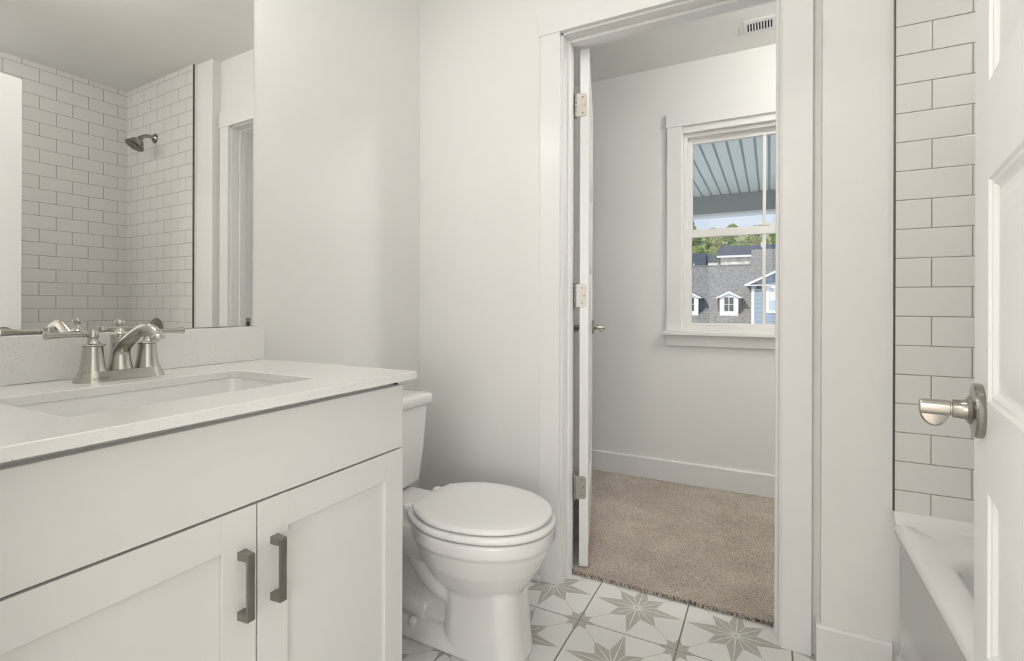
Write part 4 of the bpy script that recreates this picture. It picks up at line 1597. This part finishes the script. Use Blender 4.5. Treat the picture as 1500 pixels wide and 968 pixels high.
mb = MB()
slope_quad(mb, -9.0, 11.5, -1.6, 3.16)
mb.add([(-9, roof_y(3.16), 3.16), (11.5, roof_y(3.16), 3.16), (11.5, roof_y(3.16) + 5.5, -1.4), (-9, roof_y(3.16) + 5.5, -1.4)], [(0, 1, 2, 3)])
put(mb.obj('main_roof', XSHINGLE), t)
mb = MB()
slope_quad(mb, -0.889, 11.5, 3.10, 4.07)
mb.add([(-0.889, roof_y(4.07), 4.07), (11.5, roof_y(4.07), 4.07), (11.5, roof_y(4.07) + 6.4, -1.4), (-0.889, roof_y(4.07) + 6.4, -1.4)], [(0, 1, 2, 3)])
mb.add([(-0.889, roof_y(3.0), 3.0), (-0.889, roof_y(4.07), 4.07), (-0.889, roof_y(4.07) + 1.3, 3.0)], [(0, 1, 2)])
put(mb.obj('upper_roof', XSHINGLE), t)
mb = MB()
mb.box(-8.8, 11.3, roof_y(-1.5) + 0.3, 34, -3.2, -1.5)
put(mb.obj('wall', SIDING), t)
mb = MB()
mb.tube([(-9, roof_y(3.16), 3.18), (-0.889, roof_y(3.16), 3.18)], 0.05, 8)
put(mb.obj('ridge_cap', XSHINGLE), t)


def dormer(xc_, parent):
    hw = 0.40
    yf = 25.4
    zb, ze, zp = 0.602, 1.470, 1.750
    yb = roof_y(ze) + 0.05
    m_ = MB()
    # front face with sides
    prof = [(-hw, zb), (hw, zb), (hw, ze), (0, zp - 0.06), (-hw, ze)]
    m_.loft([[(xc_ + a, yf, z_) for a, z_ in prof], [(xc_ + a, yf + 0.04, z_) for a, z_ in prof]])
    d_ = put(m_.obj('dormer', XWHITE), parent)
    # cheeks widened and darkened to stand for the eaves' shadow
    for s_ in (-1, 1):
        m_ = MB()
        xa, xb_ = xc_ + s_ * (hw - 0.03), xc_ + s_ * (hw + 0.10)
        m_.add([(xa, yf + 0.10, 0.64), (xb_, yf + 0.10, 0.90), (xb_, yf + 0.10, ze - 0.02), (xa, yf + 0.10, ze), (xa, yb, ze)], [(0, 1, 2, 3), (1, 2, 4), (2, 3, 4), (0, 1, 4)])
        c_ = m_.obj('cheek_eave_shade', XSLATE)
        c_.parent = d_
    m_ = MB()
    ow = 0.57
    for s_ in (-1, 1):
        y0, y1 = yf - 0.12, roof_y(zp) + 0.2
        e0 = ze - 0.03
        th = 0.085
        m_.add([(xc_, y0, zp), (xc_ + s_ * ow, y0, e0), (xc_ + s_ * ow, y0, e0 - 0.02), (xc_ + s_ * (ow - 0.10), y0, e0 - 0.02), (xc_, y0, zp - th - 0.02)], [(0, 1, 2, 3, 4)])
        m_.add([(xc_, y0, zp), (xc_ + s_ * ow, y0, e0), (xc_ + s_ * ow, y1, e0), (xc_, y1, zp)], [(0, 1, 2, 3)], 1)
        m_.add([(xc_, y0, zp - th), (xc_ + s_ * ow, y0, e0 - 0.02), (xc_ + s_ * ow, yb, e0 - 0.02), (xc_, yb, zp - th)], [(0, 1, 2, 3)])
        m_.add([(xc_ + s_ * ow, y0, e0), (xc_ + s_ * ow, yb, e0), (xc_ + s_ * ow, yb, e0 - 0.02), (xc_ + s_ * ow, y0, e0 - 0.02)], [(0, 1, 2, 3)])
    r_ = m_.obj('dormer_roof', [XWHITE, XSHINGLE], recalc=False)
    r_.parent = d_
    m_ = MB()
    for a in (-0.197, 0.017):
        for z0 in (0.815, 1.150):
            m_.box(xc_ + a, xc_ + a + 0.18, yf - 0.012, yf + 0.01, z0, z0 + 0.305)
    w_ = m_.obj('window_panes', XDARK)
    w_.parent = d_
    return d_


dormer(-1.707, gh)
dormer(-3.452, gh)
dormer(-5.197, gh)

GY = 24.0
mb = MB()
xl, xr, xp = -0.70, 3.4, 1.35
zeave, zpk = 2.0, 3.02
mb.loft([[(a, y, z_) for a, z_ in ((xl, -3.2), (xr, -3.2), (xr, zeave), (xp, zpk), (xl, zeave))] for y in (GY, GY + 5)])
wing = put(mb.obj('gable_wing', SIDING), gh)
wing['label'] = 'blue clapboard gable wing with white trim'
mb = MB()
for s_ in (-1, 1):
    xe = -0.985 if s_ < 0 else 2 * xp + 0.985
    ze_, zt_ = 1.985, 3.11
    th = 0.10
    y0, y1 = GY - 0.30, GY - 0.24
    mb.loft([[(xp, y, zt_), (xe, y, ze_), (xe, y, ze_ - 0.03), (xe - s_ * 0.16, y, ze_ - 0.03), (xp, y, zt_ - th)] for y in (y0, y1)])
    mb.loft([[(xp, y, zt_ - 0.02), (xe, y, ze_ - 0.02), (xe - s_ * 0.1, y, ze_ - 0.04), (xp, y, zt_ - 0.10)] for y in (y1, GY + 0.02)])
mb.box(-0.985, 0.0, GY - 0.30, GY + 0.02, 1.925, 1.965)
mb.obj('rake_trim', XWHITE).parent = wing
mb = MB()
for s_ in (-1, 1):
    xe = -0.985 if s_ < 0 else 2 * xp + 0.985
    mb.loft([[(xp, y, 3.15), (xe, y, 2.02), (xe, y, 1.99), (xp, y, 3.11)] for y in (GY - 0.31, GY + 5.2)])
mb.obj('gable_roof', XSHINGLE).parent = wing
mb = MB()
mb.box(xl - 0.02, xl + 0.10, GY - 0.03, GY + 0.10, -3.2, 1.80, bev=0.004)
mb.obj('corner_board', XWHITE).parent = wing
mb = MB()
mb.box(xl - 0.02, xl + 0.36, GY - 0.02, GY + 0.02, 1.80, 1.93)
mb.box(xl + 0.15, 0.2, GY - 0.02, GY + 0.02, 1.78, 1.93)
mb.obj('frieze_board', PORCHB).parent = wing
wt = MB()
for a, b_, c_, d_ in ((-0.145, 0.99, 1.80, 1.945), (-0.145, 0.99, 0.755, 0.865), (-0.145, -0.02, 0.865, 1.80), (0.865, 0.99, 0.865, 1.80)):
    wt.box(a, b_, GY - 0.05, GY + 0.01, c_, d_)
wt.box(-0.02, 0.865, GY - 0.03, GY + 0.01, 1.29, 1.34)
wt.obj('window_frame', XWHITE).parent = wing
mb = MB()
mb.box(-0.02, 0.865, GY - 0.015, GY - 0.002, 0.865, 1.29)
g_ = mb.obj('lower_pane', XBLUEGL)
g_.parent = wing
mb = MB()
for k in range(9):
    mb.box(-0.02, 0.865, GY - 0.018, GY - 0.004, 1.345 + k * 0.05, 1.388 + k * 0.05)
g_ = mb.obj('window_blind', XWHITE)
g_.parent = wing

# slate-roofed houses further back
t = thing('slate_roof_house', 'cream stone house with long blue slate roof behind the grey roof', 'house', (-1.4, 47, -3.2))
mb = MB()
mb.loft([[(x, 45.0, 5.22), (x, 47.6, 6.32), (x, 50.2, 5.22)] for x in (-3.95, 4.5)])
put(mb.obj('roof', XSLATE), t)
mb = MB()
mb.box(-3.95, 4.5, 44.9, 45.05, 5.10, 5.24)
put(mb.obj('fascia', XWHITE), t)
mb = MB()
mb.box(-3.70, 4.3, 45.3, 50, -3.2, 5.15)
put(mb.obj('wall', XSTONE), t)
mb = MB()
mb.lathe([(0.06, 6.0), (0.06, 6.45)], 10, Matrix.Translation((-0.62, 46.9, 0)))
put(mb.obj('vent_pipe', XWHITE), t)
t = thing('slate_gable_house', 'house with steep blue slate roof at the left edge of the window', 'house', (-6, 46, -3.2))
mb = MB()
mb.loft([[(-7.6, 45, 3.5), (-4.90, 45, 3.5), (-5.02, 47, 5.78), (-7.5, 47, 5.78)], [(-7.6, 49.2, 3.5), (-4.90, 49.2, 3.5), (-5.02, 47.2, 5.78), (-7.5, 47.2, 5.78)]])
put(mb.obj('roof', XSLATE), t)
mb = MB()
mb.box(-7.4, -5.0, 45.3, 49, -3.2, 3.6)
put(mb.obj('wall', XWHITE), t)
mb = MB()
mb.lathe([(0.05, 4.3), (0.05, 4.75)], 10, Matrix.Translation((-5.85, 45.6, 0)))
put(mb.obj('vent_pipe', XWHITE), t)
mb = MB()
mb.lathe([(0.05, 4.1), (0.05, 4.5)], 10, Matrix.Translation((-5.22, 45.4, 0)))
put(mb.obj('vent_pipe', XWHITE), t)
t = thing('white_garage', 'small white outbuilding with blue slate roof between the slate houses', 'garage', (-4.5, 50, -3.2))
mb = MB()
mb.loft([[(-5.9, 49.6, 5.24), (-4.25, 49.6, 5.24), (-4.9, 51.0, 6.0), (-5.9, 51.0, 6.0)], [(-5.9, 52.6, 5.24), (-4.25, 52.6, 5.24), (-4.9, 51.2, 6.0), (-5.9, 51.2, 6.0)]])
put(mb.obj('roof', XSLATE), t)
mb = MB()
mb.box(-5.8, -4.35, 49.8, 52.4, -3.2, 5.26)
put(mb.obj('wall', XWHITE), t)
